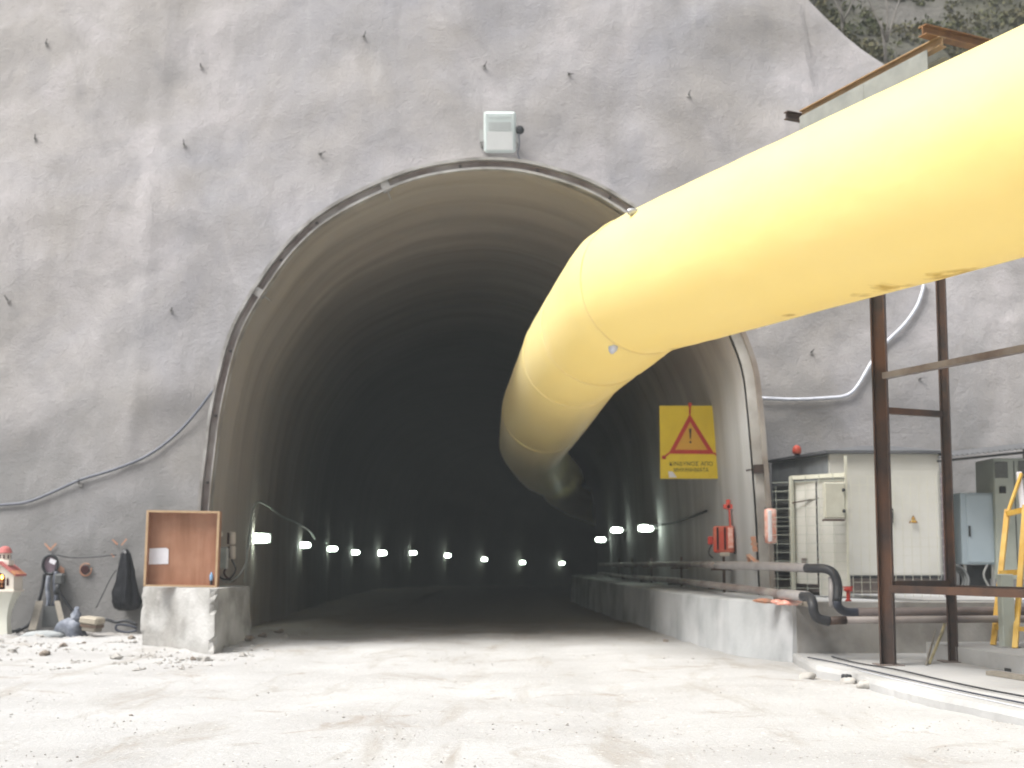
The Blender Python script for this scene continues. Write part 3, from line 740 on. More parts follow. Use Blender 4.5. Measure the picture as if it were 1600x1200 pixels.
o = MB().tube(smoothpath([wall_at(x, y, .08) for x, y in pts], 6), .036, 8).build('white_hose', M['white_cable'], smooth=True)
tag(o, 'white hose draped on the wall behind the steel posts', 'hose')

# right hand ledge, terrace and slab ------------------------------------------------------
cor = on_z(1240, 1036, 0); cor.z = 0; ZT = .90
LX = [(cor.x, cor.y), (3.64, 20.6), (3.40, 22.2), (3.15, 25.5), (2.86, 31), (2.50, 39), (2.28, 47)]
TXR = 26.0
# low face wall runs to the right parallel to the picture
def slabmesh(polyxy, z0, z1):
    return MB().prism([Vector((x, y, z0)) for x, y in polyxy], (0,0,z1-z0))
pol = [(cor.x, cor.y), (cor.x+.02, cor.y+.01)]
m = MB(); import itertools
N = 60
outer = []
for (a, b), (c2, d) in zip(LX, LX[1:]):
    for k in range(8): outer.append((a+(c2-a)*k/8, b+(d-b)*k/8))
outer.append(LX[-1])
rows = []
for i, (x, y) in enumerate(outer):
    e = .012*nz(y*1.3, 3)+.02*nz(y*.5, 8)
    rows.append([Vector((x-.03+e, y, -.3)), Vector((x+e*.6, y, .45)), Vector((x+.01+e, y, ZT-.03+.015*nz(y*2, 5))), Vector((x+.05, y, ZT)), Vector((x+2.2 if y < 24 else x+3, y, ZT)), Vector((x+2.2 if y < 24 else x+3, y, -.3))])
for r in rows: m.v += r
for i in range(len(rows)-1):
    for q in range(5): m.f.append((i*6+q, i*6+q+1, (i+1)*6+q+1, (i+1)*6+q))
m.f.append((0,1,2,3,4,5)); n = (len(rows)-1)*6; m.f.append((n,n+5,n+4,n+3,n+2,n+1))
tag(m.build('ledge_wall', M['concrete_ledge'], origin=(cor.x, 22, 0)), 'pale low concrete ledge running into the tunnel on its right side', 'low wall')
x0 = cor.x+.055
m = slabmesh([(x0, cor.y-.03), (x0, cor.y+.38), (TXR, cor.y+.38), (TXR, cor.y-.03)], -.32, ZT+.012)
tag(m.build('low_wall', M['concrete_wall'], origin=(10, cor.y+.1, 0)), 'stained low concrete wall facing the yard behind the steel posts', 'low wall')
m = slabmesh([(cor.x+2.2, cor.y+.385), (cor.x+1.2, 27), (TXR, 27), (TXR, cor.y+.385)], -.3, ZT+.03)
m2 = slabmesh([(4.9, 19.4), (4.9, 21.6), (6.4, 21.6), (6.4, 19.4)], -.2, ZT+.02)
m.build('terrace', M['concrete_pale'], origin=(10, 22, 0)); struct(bpy.data.objects['terrace'])
edge = [(1238,1033), (1275,1040), (1322,1049), (1360,1060), (1400,1071), (1450,1083), (1500,1093), (1600,1113)]
ep = [on_z(x, y, .15) for x, y in edge]; ep[0] = Vector((cor.x-.02, cor.y-.02, .15))
ep2 = []
for a, b in zip(ep, ep[1:]):
    for k in range(6): ep2.append(a.lerp(b, k/6))
ep2 += [ep[-1], ep[-1]+Vector((1.0,-2.6,0)), ep[-1]+Vector((2.2,-6,0))]
m = MB(); rows = []
for i, p in enumerate(ep2):
    j = Vector((.03*nz(i*.9, 1), .04*nz(i*1.3, 2), 0))
    rows.append([Vector((p.x, p.y-.05, -.2))+j, Vector((p.x, p.y-.02, .09))+j, Vector((p.x+.02, p.y+.03, .15)), Vector((TXR, p.y+.03, .15))])
for r in rows: m.v += r
for i in range(len(rows)-1):
    for q in range(3): m.f.append((i*4+q, i*4+q+1, (i+1)*4+q+1, (i+1)*4+q))
struct(m.build('concrete_slab', M['concrete_pale'], origin=(8, 14, 0)))
# second, higher slab on the right
A = on_z(1462, 1006, .36); B = on_z(1530, 1016, .36); C2 = on_z(1600, 1027, .36)
d = (C2-B)
m = slabmesh([(A.x, A.y+.4), (A.x+.02, A.y-.05), (B.x, B.y), (C2.x, C2.y), (C2.x+d.x*2, C2.y+d.y*2), (TXR, C2.y+d.y*2), (TXR, A.y+.4)], .152, .36)
tag(m.build('raised_pad', M['concrete_pale']), 'raised concrete pad under the yellow ladder behind the right post', 'concrete pad')
# wall foot notches and stones
rs_ = random.Random(5)
for i, (px, py, r, lab) in enumerate([(1262,1062,.10,'pale stone lying off the corner of the low ledge'), (1326,1072,.11,'pale stone below the slab edge left of the dark gap'), (1354,1078,.12,'pale stone beside the dark gap in the slab edge'), (1392,1082,.12,'brown stone under the slab edge beside the left post'), (1427,1090,.12,'rounded brown stone farthest right at the slab foot'), (1460,1095,.07,'small flat stone off the slab edge right of the brown one')]):
    q = on_z(px, py, .0); o = MB().rock(q+Vector((0,0,r*.35)), r, i+2, (1.1,.8,.6), 3).build('stone', M['stone'] if i < 3 else M['stone_dark'], smooth=True)
    tag(o, lab, 'stone', 'stones along the slab edge')
for i, (px, w_) in enumerate(((1322,.07), (1343,.055), (1362,.05))):      # dark pockets worn into the slab edge, stubs of brick
    q = on_z(px, 1071, 0); m = MB(); m.box(q+Vector((0,-.03,.06)), (w_*1.3,.12,.16), .3, bev=.012)
    tag(m.build('brick_stub', M['stone_dark'] if i else M['dark']), ['dark pipe stub set in the slab edge','brown brick stub in the slab edge','tan brick stub right of the brown one'][i], 'brick')

# cables on the slab
for k, (pp, rad, ma, lab) in enumerate([([(1262,1027),(1310,1036),(1370,1050),(1450,1068),(1520,1083),(1610,1101),(1700,1122)], .022, M['navy_hose'], 'front dark cable lying along the slab edge'),
     ([(1300,1026),(1340,1036),(1400,1046),(1470,1062),(1540,1077),(1610,1090),(1700,1108)], .025, M['black_rubber'], 'rear black cable lying along the slab edge'),
     ([(1340,1047),(1420,1066),(1500,1084),(1610,1108)], .012, M['white_cable'], 'thin pale hose between the dark cables on the slab')]):
    o = MB().tube(smoothpath([on_z(x, y, .15+rad) for x, y in pp], 5), rad*.45, 6).build('ground_cable', ma, smooth=True); tag(o, lab, 'cable', 'cables laid along the slab')

# pipes ------------------------------------------------------------------------------------
up = thing('water_pipe', 'upper rusty pipe along the right tunnel wall ending in a black elbow', 'pipe', (3.9, 20, 1.4))
e1 = at(1268, 888, 17.9)
pth = [e1, at(1205, 885, 19.3), at(1120, 883, 22.4), tp(5.5,4.62,1.46), tp(10,4.62,1.44), tp(17,4.62+wr(17),1.42), tp(24,4.62+wr(24),1.4), tp(29,4.62+wr(29),1.4)]
MB().tube(smoothpath(pth[:3], 6), .068, 12).build('pipe_end', M['pipe_pale'], up, True)
MB().tube(smoothpath(pth[2:], 6), .062, 12).build('pipe_run', M['pipe'], up, True)
el = [e1+Vector((-.05,.1,0)), e1, at(1290,889,17.7), at(1303,897,17.6), at(1309,915,17.55), at(1308,940,17.5)]
MB().tube(smoothpath(el, 5), .066, 12).build('rubber_elbow', M['black_rubber'], up, True)
MB().tube([at(1302,902,17.6)+Vector((-.0,.1,0)), at(1301,948,17.6)], .05, 10).build('riser', M['pipe_pale'], up, True)
lo_y = 17.62
MB().tube(smoothpath([at(1308,938,17.5), at(1310,948,17.52), at(1322,956,17.6), at(1345,957,17.62)], 5), .062, 10).build('rubber_elbow', M['navy_hose'], up, True)
MB().tube([at(1340,957,17.62), at(1600,955,17.62), at(1750,955,17.62)], .068, 12).build('pipe_run', M['pipe_brown'], up, True)
lw = thing('drain_pipe', 'lower rusty pipe on top of the ledge with a black elbow turned down', 'pipe', (4.0, 19.5, 1.0))
e2 = at(1262, 932, 17.6)
MB().tube(smoothpath([e2, at(1220, 928, 18.4)], 4), .075, 12).build('pipe_end', M['pipe_pale'], lw, True)
MB().tube(smoothpath([at(1225, 928.5, 18.3), at(1180, 922, 20.2), at(1120, 915, 22.6), tp(5.5,4.42,1.09), tp(10,4.5,1.07), tp(17,4.5+wr(17),1.05), tp(24,4.5+wr(24),1.05), tp(29,4.55+wr(29),1.0)], 6), .062, 12).build('pipe_run', M['pipe'], lw, True)
MB().tube(smoothpath([e2+Vector((-.05,.1,0)), at(1266,934,17.5), at(1270,945,17.35), at(1272,958,17.33), at(1280,967,17.33), at(1296,971,17.33)], 5), .07, 12).build('rubber_elbow', M['black_rubber'], lw, True)
MB().tube([at(1292,970,17.33), at(1322,969,17.33)], .06, 10).build('coupling', M['rust'], lw, True)
MB().tube([at(1318,969,17.33), at(1600,967,17.33), at(1750,967,17.33)], .052, 12).build('pipe_run', M['pipe'], lw, True)
br0 = None
for i, s in enumerate((2.0, 6.5, 11, 15.5, 20)):
    p = tp(s, 4.55+wr(s), 0)
    if br0 is None:
        br0 = thing('pipe_bracket', '', 'bracket', p, 'steel brackets carrying the wall pipes')
        MB().bar(p+Vector((.35,0,1.36)), p+Vector((-.05,0,1.36)), .05, .04).build('arm', M['rust'], br0); MB().bar(p+Vector((.35,0,.99)), p+Vector((-.12,0,.99)), .05, .04).build('arm', M['rust'], br0)
        m = MB(); m.bar(p+Vector((.2,0,.9)), p+Vector((.2,0,1.62)), .05, .05); m.build('upright', M['rust'], br0); o = br0
    else: o = copy_tree(br0); o.location = p
    o['label'] = ['steel pipe bracket nearest the tunnel mouth', 'second steel pipe bracket into the tunnel', 'pipe bracket under the lamp nearest the sign', 'fourth pipe bracket into the dark', 'farthest pipe bracket in the dark'][i]
# timber packer and debris on the ledge top
m = MB(); m.bar(at(1188,926,19.4)+Vector((.25,0,-.08)), at(1246,940,18.0)+Vector((.25,0,-.05)), .10, .07)
tag(m.build('timber_batten', M['timber_dusty']), 'dusty timber batten lying on the ledge behind the lower pipe', 'timber')
for i, (px, py, Y, ma, lab) in enumerate([(1196,932,19.0,'spray_orange','orange rag lump on the ledge below the lower pipe'), (1218,936,18.5,'pinkred','red rag strip on the ledge below the pipe end'), (1234,938,18.2,'pinkred','small red scrap beside the end of the lower pipe')]):
    q = at(px, py, Y); q.z = ZT+.02; m = MB(); m.rock(q, .13, i, (1.4,.8,.3), 2, .6); tag(m.build('rag', M[ma], smooth=True), lab, 'rag', 'red scraps on the ledge')

# warning sign -----------------------------------------------------------------------------------
YS = 25.0; sc = (at(1031,690,YS)+at(1127,690,YS))/2
W_ = (at(1127,690,YS)-at(1031,690,YS)).length; H_ = at(1079,634,YS).z-at(1079,748,YS).z; zc = (at(1079,634,YS).z+at(1079,748,YS).z)/2
sg = thing('warning_sign', 'yellow warning board with a red triangle hung on the right tunnel wall', 'sign', (sc.x, YS, zc-H_/2))
m = MB(); m.box((sc.x, YS, zc), (W_, .035, H_)); m.build('board', M['sign_yellow'], sg)
def sp_(u, v, d=0): return Vector((sc.x+(u-.5)*W_, YS-.0185-d, zc+(.5-v)*H_))
def flat(pts, d, th=.003): return [sp_(u, v, d) for u, v in pts], (0,-th,0)
T0 = [(.49,.115), (.135,.66), (.885,.665)]
ce = [sum(p[0] for p in T0)/3, sum(p[1] for p in T0)/3]
def sc_(P, k): return [(ce[0]+(x-ce[0])*k, ce[1]+(y-ce[1])*k) for x, y in P]
I0 = sc_(T0, .70)
m = MB(); v = [sp_(*p, 0) for p in T0]+[sp_(*p, 0) for p in I0]; n = Vector((0,-.006,0))
for k in range(3):
    a, b = k, (k+1) % 3; m.prism([v[a], v[b], v[3+b], v[3+a]], n)
tri = m.build('red_triangle', M['sign_red'], sg)
a_, b_ = flat(sc_(T0, .695), 0); m = MB(); m.prism(a_, (0,-.003,0)); m.build('triangle_field', M['sign_orange'], sg)
m = MB(); m.prism([sp_(.475,.315,.004), sp_(.515,.315,.004), sp_(.503,.46,.004), sp_(.487,.46,.004)], (0,-.004,0)); m.box(sp_(.495,.50,.006), (.035,.006,.045)); m.build('exclamation_mark', M['sign_black'], sg)
for (u0, v0, u1, v1) in ((.49,.12,.495,-.015), (.15,.65,.06,.71), (.87,.65,.97,.71)):
    m = MB(); m.bar(sp_(u0, v0, .012), sp_(u1, v1, .012), .035, .012, up=(0,1,0)); m.box(sp_(u1, v1, .02), (.08,.03,.07), bev=.01); m.build('fixing_strap', M['sign_red'], sg)
m = MB(); m.prism([sp_(.13,.90,0), sp_(.20,.905,0), sp_(.27,.985,0), sp_(.14,.985,0)], (0,-.003,0)); m.build('worn_corner', M['paper'], sg)
for k, (txt, v, wid) in enumerate((('ΚΙΝΔΥΝΟΣ ΑΠΟ', .80, .70), ('ΜΗΧΑΝΗΜΑΤΑ', .885, .56))):
    cu = bpy.data.curves.new('lettering', 'FONT'); cu.body = txt; cu.size = .115; cu.align_x = 'CENTER'; cu.align_y = 'CENTER'; cu.extrude = .001
    to = bpy.data.objects.new('t', cu); COL.objects.link(to); bpy.context.view_layer.update()
    me = bpy.data.meshes.new_from_object(to.evaluated_get(bpy.context.evaluated_depsgraph_get())); wdt = to.dimensions.x; bpy.data.objects.remove(to)
    o = bpy.data.objects.new('lettering', me); COL.objects.link(o); me.materials.clear(); me.materials.append(M['sign_black']); o.parent = sg
    k2 = wid*W_/wdt; o.scale = (k2, 1.0, 1); o.rotation_euler = (radians(90), 0, 0); o.location = sp_(.50, v, .002)-sg.location
m = MB()
for z in (-.35, .35): m.bar((sc.x+.5, YS+.03, zc+z), (sc.x+.95, YS+.05, zc+z), .04)
m.build('bracket', M['rust'], sg)

# call box, markings and fittings on the right lining -----------------------------------------------
YC = 23.3
def lin_pt(px, py, d=.12):                        # meet the right-hand lining
    Y = 24.0
    for _ in range(30):
        p = at(px, py, Y); k = (Y-TY)
        zz = p.z; seg = [q for q in INNER[NS//2:]]; b = min(seg, key=lambda q: abs(q.z-zz)); X = TX+b.x+tan(TH0)*k-d
        Y = Y*.5+.5*((X)/((p.x)/Y))
    return at(px, py, Y)
c = lin_pt(1131, 843, .22); cb = thing('call_box', 'red emergency call box on the right tunnel wall under the sign', 'call box', (c.x, c.y, c.z-.27))
R = Matrix.Rotation(radians(-14), 3, 'Z')
m = MB(); m.box(c, (.40,.20,.52), R, bev=.03); m.build('case', M['red'], cb)
for dx in (-.11, .03): 
    m = MB(); m.box(c+R @ Vector((dx,-.108,.02)), (.035,.02,.44), R); m.build('slot', M['recess'], cb)
m = MB(); m.box(c+R @ Vector((.14,-.11,.03)), (.10,.03,.40), R, bev=.01); m.build('handset', M['pinkred'], cb)
m = MB(); m.box(c+R @ Vector((-.26,-.0,-.02)), (.10,.12,.16), R, bev=.02); m.build('horn', M['sign_red'], cb)
m = MB(); m.box(c+R @ Vector((.02,-.06,-.29)), (.20,.12,.08), R, bev=.02); m.build('cable_gland', M['tube_tan'], cb)
m = MB(); m.tube(smoothpath([c+Vector((-.24,0,-.1)), c+Vector((-.3,-.0,-.26)), c+Vector((-.22,0,-.36))]), .015, 6); m.build('lead', M['black_rubber'], cb, True)
m = MB(); m.box(c+Vector((.23,.06,.02)), (.05,.16,.60)); m.build('back_plate', M['dark'], cb)
c = lin_pt(1138, 794, .1); bl = thing('beacon', 'small red cross shaped beacon on a stem above the call box', 'beacon', c)
m = MB(); m.box(c+Vector((0,0,.03)), (.20,.06,.09), bev=.02); m.box(c+Vector((0,0,.07)), (.08,.06,.2), bev=.02); m.build('head', M['spray_red'], bl)
m = MB(); m.bar(c+Vector((.02,0,-.02)), c+Vector((.03,0,-.40)), .06, .03); m.build('stem', M['spray_red'], bl)
c = at(1204, 822, 21.7); pk = thing('roll', 'salmon pink ribbed roll tied to the right edge of the arch', 'roll', (c.x, c.y, c.z-.3))
m = MB(); m.lathe(c, [(.06,-.31),(.105,-.29),(.11,-.15),(.105,0),(.11,.15),(.105,.29),(.06,.31)], 14); m.build('wrap', M['pinkred'], pk, True)
m = MB(); m.box(c+Vector((-.03,-.09,0)), (.07,.06,.56), bev=.02); m.build('pale_fold', M['paper'], pk)
m = MB(); m.tube([c+Vector((0,.08,.3)), c+Vector((-.04,.25,.33))], .012, 5); m.build('tie', M['dark'], pk)
def daub(pts, ma, name, label, cat, w_=.06, grp=None):
    m = MB()
    for a, b in pts:
        n = 7; 
        for k in range(n):
            p = a.lerp(b, k/n); q = a.lerp(b, (k+1)/n); d = (q-p).normalized(); s = d.cross(Vector((0,-1,0))).normalized()*w_*(.7+.4*nz(k*2.2, p.x*3))
            m.prism([p-s, p+s, q+s, q-s], (0,-.012,0))
    return tag(m.build(name, ma), label, cat, grp)
A = [lin_pt(x, y, .03) for x, y in ((1177,838), (1180,862), (1170,866), (1184,880), (1172,878))]
daub([(A[0], A[1]), (A[2], A[3]), (A[2], A[4])], M['spray_orange'], 'paint_mark', 'orange paint streak at the foot of the arch right side', 'paint mark', .075)
A = [at(1026,917,25.4), at(1036,926,25.0)]
for p in A: p.x -= .0
c = lin_pt(1108, 872, .02)
c = at(1060, 868, 27.0)

# big concrete block with plywood box --------------------------------------------------------------
fl_ = on_z(217, 1008, 0); fr_ = on_z(334, 1018, 0); zb = at(300, 919, fr_.y).z
fl_.y -= .35; fr_.y -= .35; fl_.x *= (fl_.y/(fl_.y+.35)); fr_.x *= (fr_.y/(fr_.y+.35))
YB = (fl_.y+fr_.y)/2
bk = [(fl_.x, fl_.y+.05), (fr_.x, fr_.y), (-4.86, fr_.y+2.35), (-6.2, fl_.y+2.4)]
m = MB(); g = 14; 
def quadgrid(m, P, n1, n2, amp, seed):
    b = len(m.v)
    for j in range(n2+1):
        for i in range(n1+1):
            u, v = i/n1, j/n2
            p = P[0]*(1-u)*(1-v)+P[1]*u*(1-v)+P[2]*u*v+P[3]*(1-u)*v
            m.v.append(p)
    for j in range(n2):
        for i in range(n1): m.f.append((b+j*(n1+1)+i, b+j*(n1+1)+i+1, b+(j+1)*(n1+1)+i+1, b+(j+1)*(n1+1)+i))
lo = [Vector((x, y, -.15)) for x, y in bk]; hi = [Vector((x, y, zb)) for x, y in bk]
for k in range(4): quadgrid(m, [lo[k], lo[(k+1) % 4], hi[(k+1) % 4], hi[k]], g, g, 0, 0)
quadgrid(m, hi, g, g, 0, 0)
ccc = sum((Vector(v) for v in lo+hi), Vector())/8
for i, v in enumerate(m.v):
    d = (v-ccc).normalized(); n1 = nz(v.x*2.2, v.y*2.2, v.z*2.2); n2 = nz(v.x*7, v.y*7, v.z*7)
    near_edge = 0
    ex = min((Vector((v.x, v.y, 0))-Vector((q.x, q.y, 0))).length for q in hi); ez = abs(v.z-zb)
    chip = max(0, .16-ex)*max(0, nz(v.z*4.5, 3.3, ex)+.15)*2.2+max(0, .1-ez)*max(0, nz(v.x*4, v.y*4, 1))*.8
    m.v[i] = v+d*(n1*.006+n2*.004-chip*(1.0 if v.x > ccc.x else .25))+(Vector((0,0,-.12*max(0, (v.y-YB-1.6)))) if v.z > .5 else Vector((.18*max(0, .3-v.z)*max(0, v.y-YB)*.8,0,0)))
import bmesh
bo = m.build('concrete_block', M['concrete'], origin=(ccc.x, ccc.y, 0)); 
bm = bmesh.new(); bm.from_mesh(bo.data); bmesh.ops.remove_doubles(bm, verts=bm.verts, dist=.02); bmesh.ops.recalc_face_normals(bm, faces=bm.faces); bm.to_mesh(bo.data); bm.free()
tag(bo, 'chipped grey concrete block at the left foot of the arch', 'concrete block')

YX = YB+.04; xa = at(226, 860, YX).x; xb = at(340, 860, YX).x; za = zb+.012; zt_ = at(280, 798, YX).z
bx = thing('plywood_box', 'open fronted plywood box standing on the concrete block', 'box', ((xa+xb)/2, YX, za))
TL = Matrix.Rotation(radians(.9), 3, 'Y'); bc = Vector(((xa+xb)/2, YX, za))
def bxp(x, y, z): return bc+TL @ Vector((x-(xa+xb)/2, y-YX, z-za))
def bpanel(name, x0_, x1_, y0_, y1_, z0_, z1_, ma):
    c = bxp((x0_+x1_)/2, (y0_+y1_)/2, (z0_+z1_)/2); m = MB(); m.box(c, (x1_-x0_, y1_-y0_, z1_-z0_), TL); return m.build(name, ma, bx)
t_ = .03; D_ = .17; print('YB', YB, 'D', D_)
bpanel('back_panel', xa+t_, xb-t_, YX+D_-.02, YX+D_, za+t_, zt_-t_, M['ply'])
bpanel('side_panel', xa, xa+t_, YX+.006, YX+D_, za, zt_, M['ply']); bpanel('side_panel', xb-t_, xb, YX+.006, YX+D_, za, zt_, M['ply'])
bpanel('top_panel', xa+t_, xb-t_, YX+.006, YX+D_, zt_-t_, zt_, M['ply']); bpanel('base_panel', xa+t_, xb-t_, YX+.006, YX+D_, za, za+t_, M['ply'])
for (a, b, c_, d_) in ((xa-.004,xa+.036,za,zt_), (xb-.036,xb+.004,za,zt_)): bpanel('edge_strip', a, b, YX-.012, YX+.004, c_, d_, M['ply_edge'])
bpanel('edge_strip', xa+.037, xb-.037, YX-.010, YX+.004, zt_-.036, zt_+.002, M['ply_edge']); bpanel('edge_strip', xa+.037, xb-.037, YX-.010, YX+.004, za, za+.03, M['ply_edge'])
pa = at(232, 856, YX+D_-.02); pb = at(263, 882, YX+D_-.02)
m = MB(); yy = YX+D_-.026; m.prism([Vector((pa.x, yy, pb.z)), Vector((pb.x, yy, pb.z+.01)), Vector((pb.x, yy, pa.z-.03)), Vector((pb.x-.04, yy, pa.z+.0)), Vector((pa.x, yy, pa.z-.01))], (0,-.003,0))
tag(m.build('paper_notice', M['paper']), 'white blank notice stuck inside the plywood box', 'notice')
q = at(330, 916, YX+.1); q.z = za+t_; m = thing('bottle', 'small blue bottle with dark base in the corner of the plywood box', 'bottle', q)
a = MB(); a.lathe(q+Vector((0,0,.07)), [(.03,0),(.033,.03),(.033,.10),(.015,.12),(.015,.15)], 10); a.build('body', M['blue'], m, True)
a = MB(); a.lathe(q+Vector((0,0,.002)), [(.026,0),(.026,.067)], 10); a.build('base', M['dark'], m)

# fittings between box and arch
c = at(347, 872, 22.6); jb = thing('junction_box', 'grey junction box at the left foot of the arch beside the plywood box', 'junction box', c)
m = MB(); m.box(c, (.22,.14,.40), bev=.02); m.build('case', M['box_grey'], jb)
m = MB(); m.box(c+Vector((0,-.078,0)), (.19,.014,.36), bev=.005); m.build('lid', M['housing'], jb)
m = MB(); m.box(c+Vector((-.03,.0,.44)), (.06,.08,.09), bev=.01); m.build('yellow_tag', M['tube_tan'], jb)
for k, (py0, py1, lab) in enumerate(((831,851,'upper tan socket on the left arch foot'), (853,874,'lower tan socket on the left arch foot'))):
    a = at(362, py0, 22.9); b = at(363, py1, 22.9); o = thing('socket', lab, 'socket', b, 'tan sockets at the left arch foot')
    m = MB(); m.lathe(b, [(.05,0),(.062,.03),(.062,a.z-b.z-.04),(.05,a.z-b.z)], 12); m.build('body', M['tube_tan'], o, True)
    m = MB(); m.box(((a+b)/2)+Vector((-.07,.05,0)), (.05,.06,a.z-b.z-.03)); m.build('mount', M['recess'], o)
for k, (pp, r_) in enumerate([([(362,874),(368,890),(358,905),(344,902),(340,893)], .018), ([(386,858),(384,880),(372,900),(356,910),(346,905)], .016), ([(356,884),(350,896),(362,908),(370,902)], .02)]):
    o = MB().tube(smoothpath([at(x, y, 22.7+.1*k) for x, y in pp], 6), r_, 6).build('loose_cable', [M['black_rubber'], M['housing'], M['recess']][k], smooth=True)
    tag(o, ['black lead looping down from the tan sockets', 'grey lead curving down to the block behind the box', 'short brown lead coiled on the concrete block'][k], 'cable', 'loose leads on the block')

# roadside shrine ----------------------------------------------------------------------------------
ZS = 24.0; g0 = at(3, 993, ZS); sh = thing('roadside_shrine', 'miniature white chapel shrine with red roof on a flared pedestal', 'shrine', (g0.x, ZS, g0.z))
zz = at(3, 925, ZS).z; hw = at(31, 900, ZS).x-g0.x; z0 = g0.z; X0 = g0.x
def sq(m, prof):                                  # square-plan turned pedestal
    b = len(m.v); 
    for r, z in prof:
        for sx, sy in ((-1,-1),(1,-1),(1,1),(-1,1)): m.v.append(Vector((X0+sx*r, ZS+sy*r*.8, z)))
    for i in range(len(prof)-1):
        for k in range(4): m.f.append((b+i*4+k, b+i*4+(k+1) % 4, b+(i+1)*4+(k+1) % 4, b+(i+1)*4+k))
    m.f.append((b,b+1,b+2,b+3)); e = b+(len(prof)-1)*4; m.f.append((e,e+3,e+2,e+1))
H = zz-z0
m = MB(); sq(m, [(hw*.62, z0-.1)]+[(hw*(.40+.50*max(0,(t-.35)/.65)**2.0+.10*max(0,(.35-t)/.35)**1.5), z0+H*t) for t in [i/14 for i in range(15)]]); m.build('pedestal', M['plaster'], sh, False)
m = MB(); m.box((X0, ZS, zz+.025), (hw*2.0,hw*1.7,.05), bev=.01); m.build('base_slab', M['plaster_warm'], sh)
bh = .40; bw = hw*1.82; bd = hw*1.45; zf = zz+.05; yf = ZS-bd/2
# front wall with arched opening
op = [(-.115,0),(.115,0)]+[(.115*cos(a), .20+.115*sin(a)) for a in [pi*k/8 for k in range(9)]]
m = MB(); wt = .03
gp = [(-bw/2,0),(bw/2,0),(bw/2,bh*.72),(0,bh*1.22),(-bw/2,bh*.72)]
for side in (-1, 1):
    oa = [(side*.115*sin(a), .21+.115*cos(a)) for a in [pi/2*k/6 for k in range(7)]]   # crown to springing
    pl = [(0,bh*1.22)]+oa+[(side*.115,0),(side*bw/2,0),(side*bw/2,bh*.72)]
    m.prism([Vector((X0+x, yf, zf+z)) for x, z in pl], (0,wt,0))
m.build('front_wall', M['plaster_warm'], sh)
m = MB(); m.prism([Vector((X0+x, yf+bd-wt, zf+z)) for x, z in gp], (0,wt,0))
for side in (-1, 1): m.box((X0+side*(bw/2-wt/2), ZS, zf+bh*.36), (wt, bd-2*wt-.004, bh*.72))
m.build('wall', M['plaster_warm'], sh)
m = MB(); m.box((X0, yf+.21, zf+.17), (.26,.01,.33)); m.build('niche_back', M['recess'], sh)
for side in (-1, 1):
    m = MB(); ww = .045; x_ = X0+side*(bw/2-.115); m.prism([Vector((x_-ww/2, yf-.002, zf+.08)), Vector((x_+ww/2, yf-.002, zf+.08)), Vector((x_+ww/2, yf-.002, zf+.20)), Vector((x_, yf-.002, zf+.235)), Vector((x_-ww/2, yf-.002, zf+.20))], (0,-.006,0)); m.build('window', M['recess'], sh)
for side in (-1, 1):
    m = MB(); ap = Vector((X0, 0, zf+bh*1.22+.02)); ev = Vector((X0+side*(bw/2+.05), 0, zf+bh*.72-.03))
    nn = Vector((-(ev.z-ap.z)*-side, 0, (ev.x-ap.x)*side)).normalized()*.035
    m.prism([Vector((ap.x, yf-.05, ap.z)), Vector((ev.x, yf-.05, ev.z)), Vector((ev.x, yf-.05, ev.z))+Vector((0,0,.04)), Vector((ap.x, yf-.05, ap.z+.045))], (0, bd+.1, 0)); m.build('roof_slope', M['tile'], sh)
    m = MB(); 
    for k in range(5): m.tube([Vector((ev.x-side*.01, yf-.03+k*bd/4, ev.z+.03)), Vector((ev.x-side*.09, yf-.03+k*bd/4, ev.z+.10))], .028, 6)
    m.build('ridge_tiles', M['terracotta'], sh)
m = MB(); m.box((X0, ZS, zf+bh*1.22+.03), (.27,.25,.10), bev=.01); m.build('dome_base', M['plaster_warm'], sh)
m = MB(); m.lathe((X0, ZS, zf+bh*1.22+.07), [(.105,0),(.105,.16)], 10); dr = m.build('dome_drum', M['plaster_warm'], sh)
for k in range(8):
    a = 2*pi*k/8+.2; m = MB(); m.box((X0+.106*cos(a), ZS+.106*sin(a), zf+bh*1.22+.15), (.012,.028,.07), Matrix.Rotation(a, 3, 'Z')); m.build('drum_window', M['recess'], dr)
m = MB(); m.lathe((X0, ZS, zf+bh*1.22+.23), [(.135,-.01),(.135,.01)]+[(.125*cos(pi/2*k/7), .01+.12*sin(pi/2*k/7)) for k in range(8)], 16); m.build('dome', M['tile'], sh, True)
oc = Vector((X0+.005, yf+.10, zf+.20)); ol = thing('oil_lamp', 'lit oil lamp glowing in the arch of the little shrine', 'lamp', oc-Vector((0,0,.15)))
m = MB(); m.lathe(oc-Vector((0,0,.149)), [(.035,0),(.035,.012),(.008,.02),(.008,.07),(.035,.085),(.038,.125)], 12); m.build('cup', M['terracotta'], ol)
m = MB(); m.lathe(oc, [(.016,0),(.032,.03),(.024,.06),(.004,.09)], 10); m.build('flame', M['flame'], ol, True)

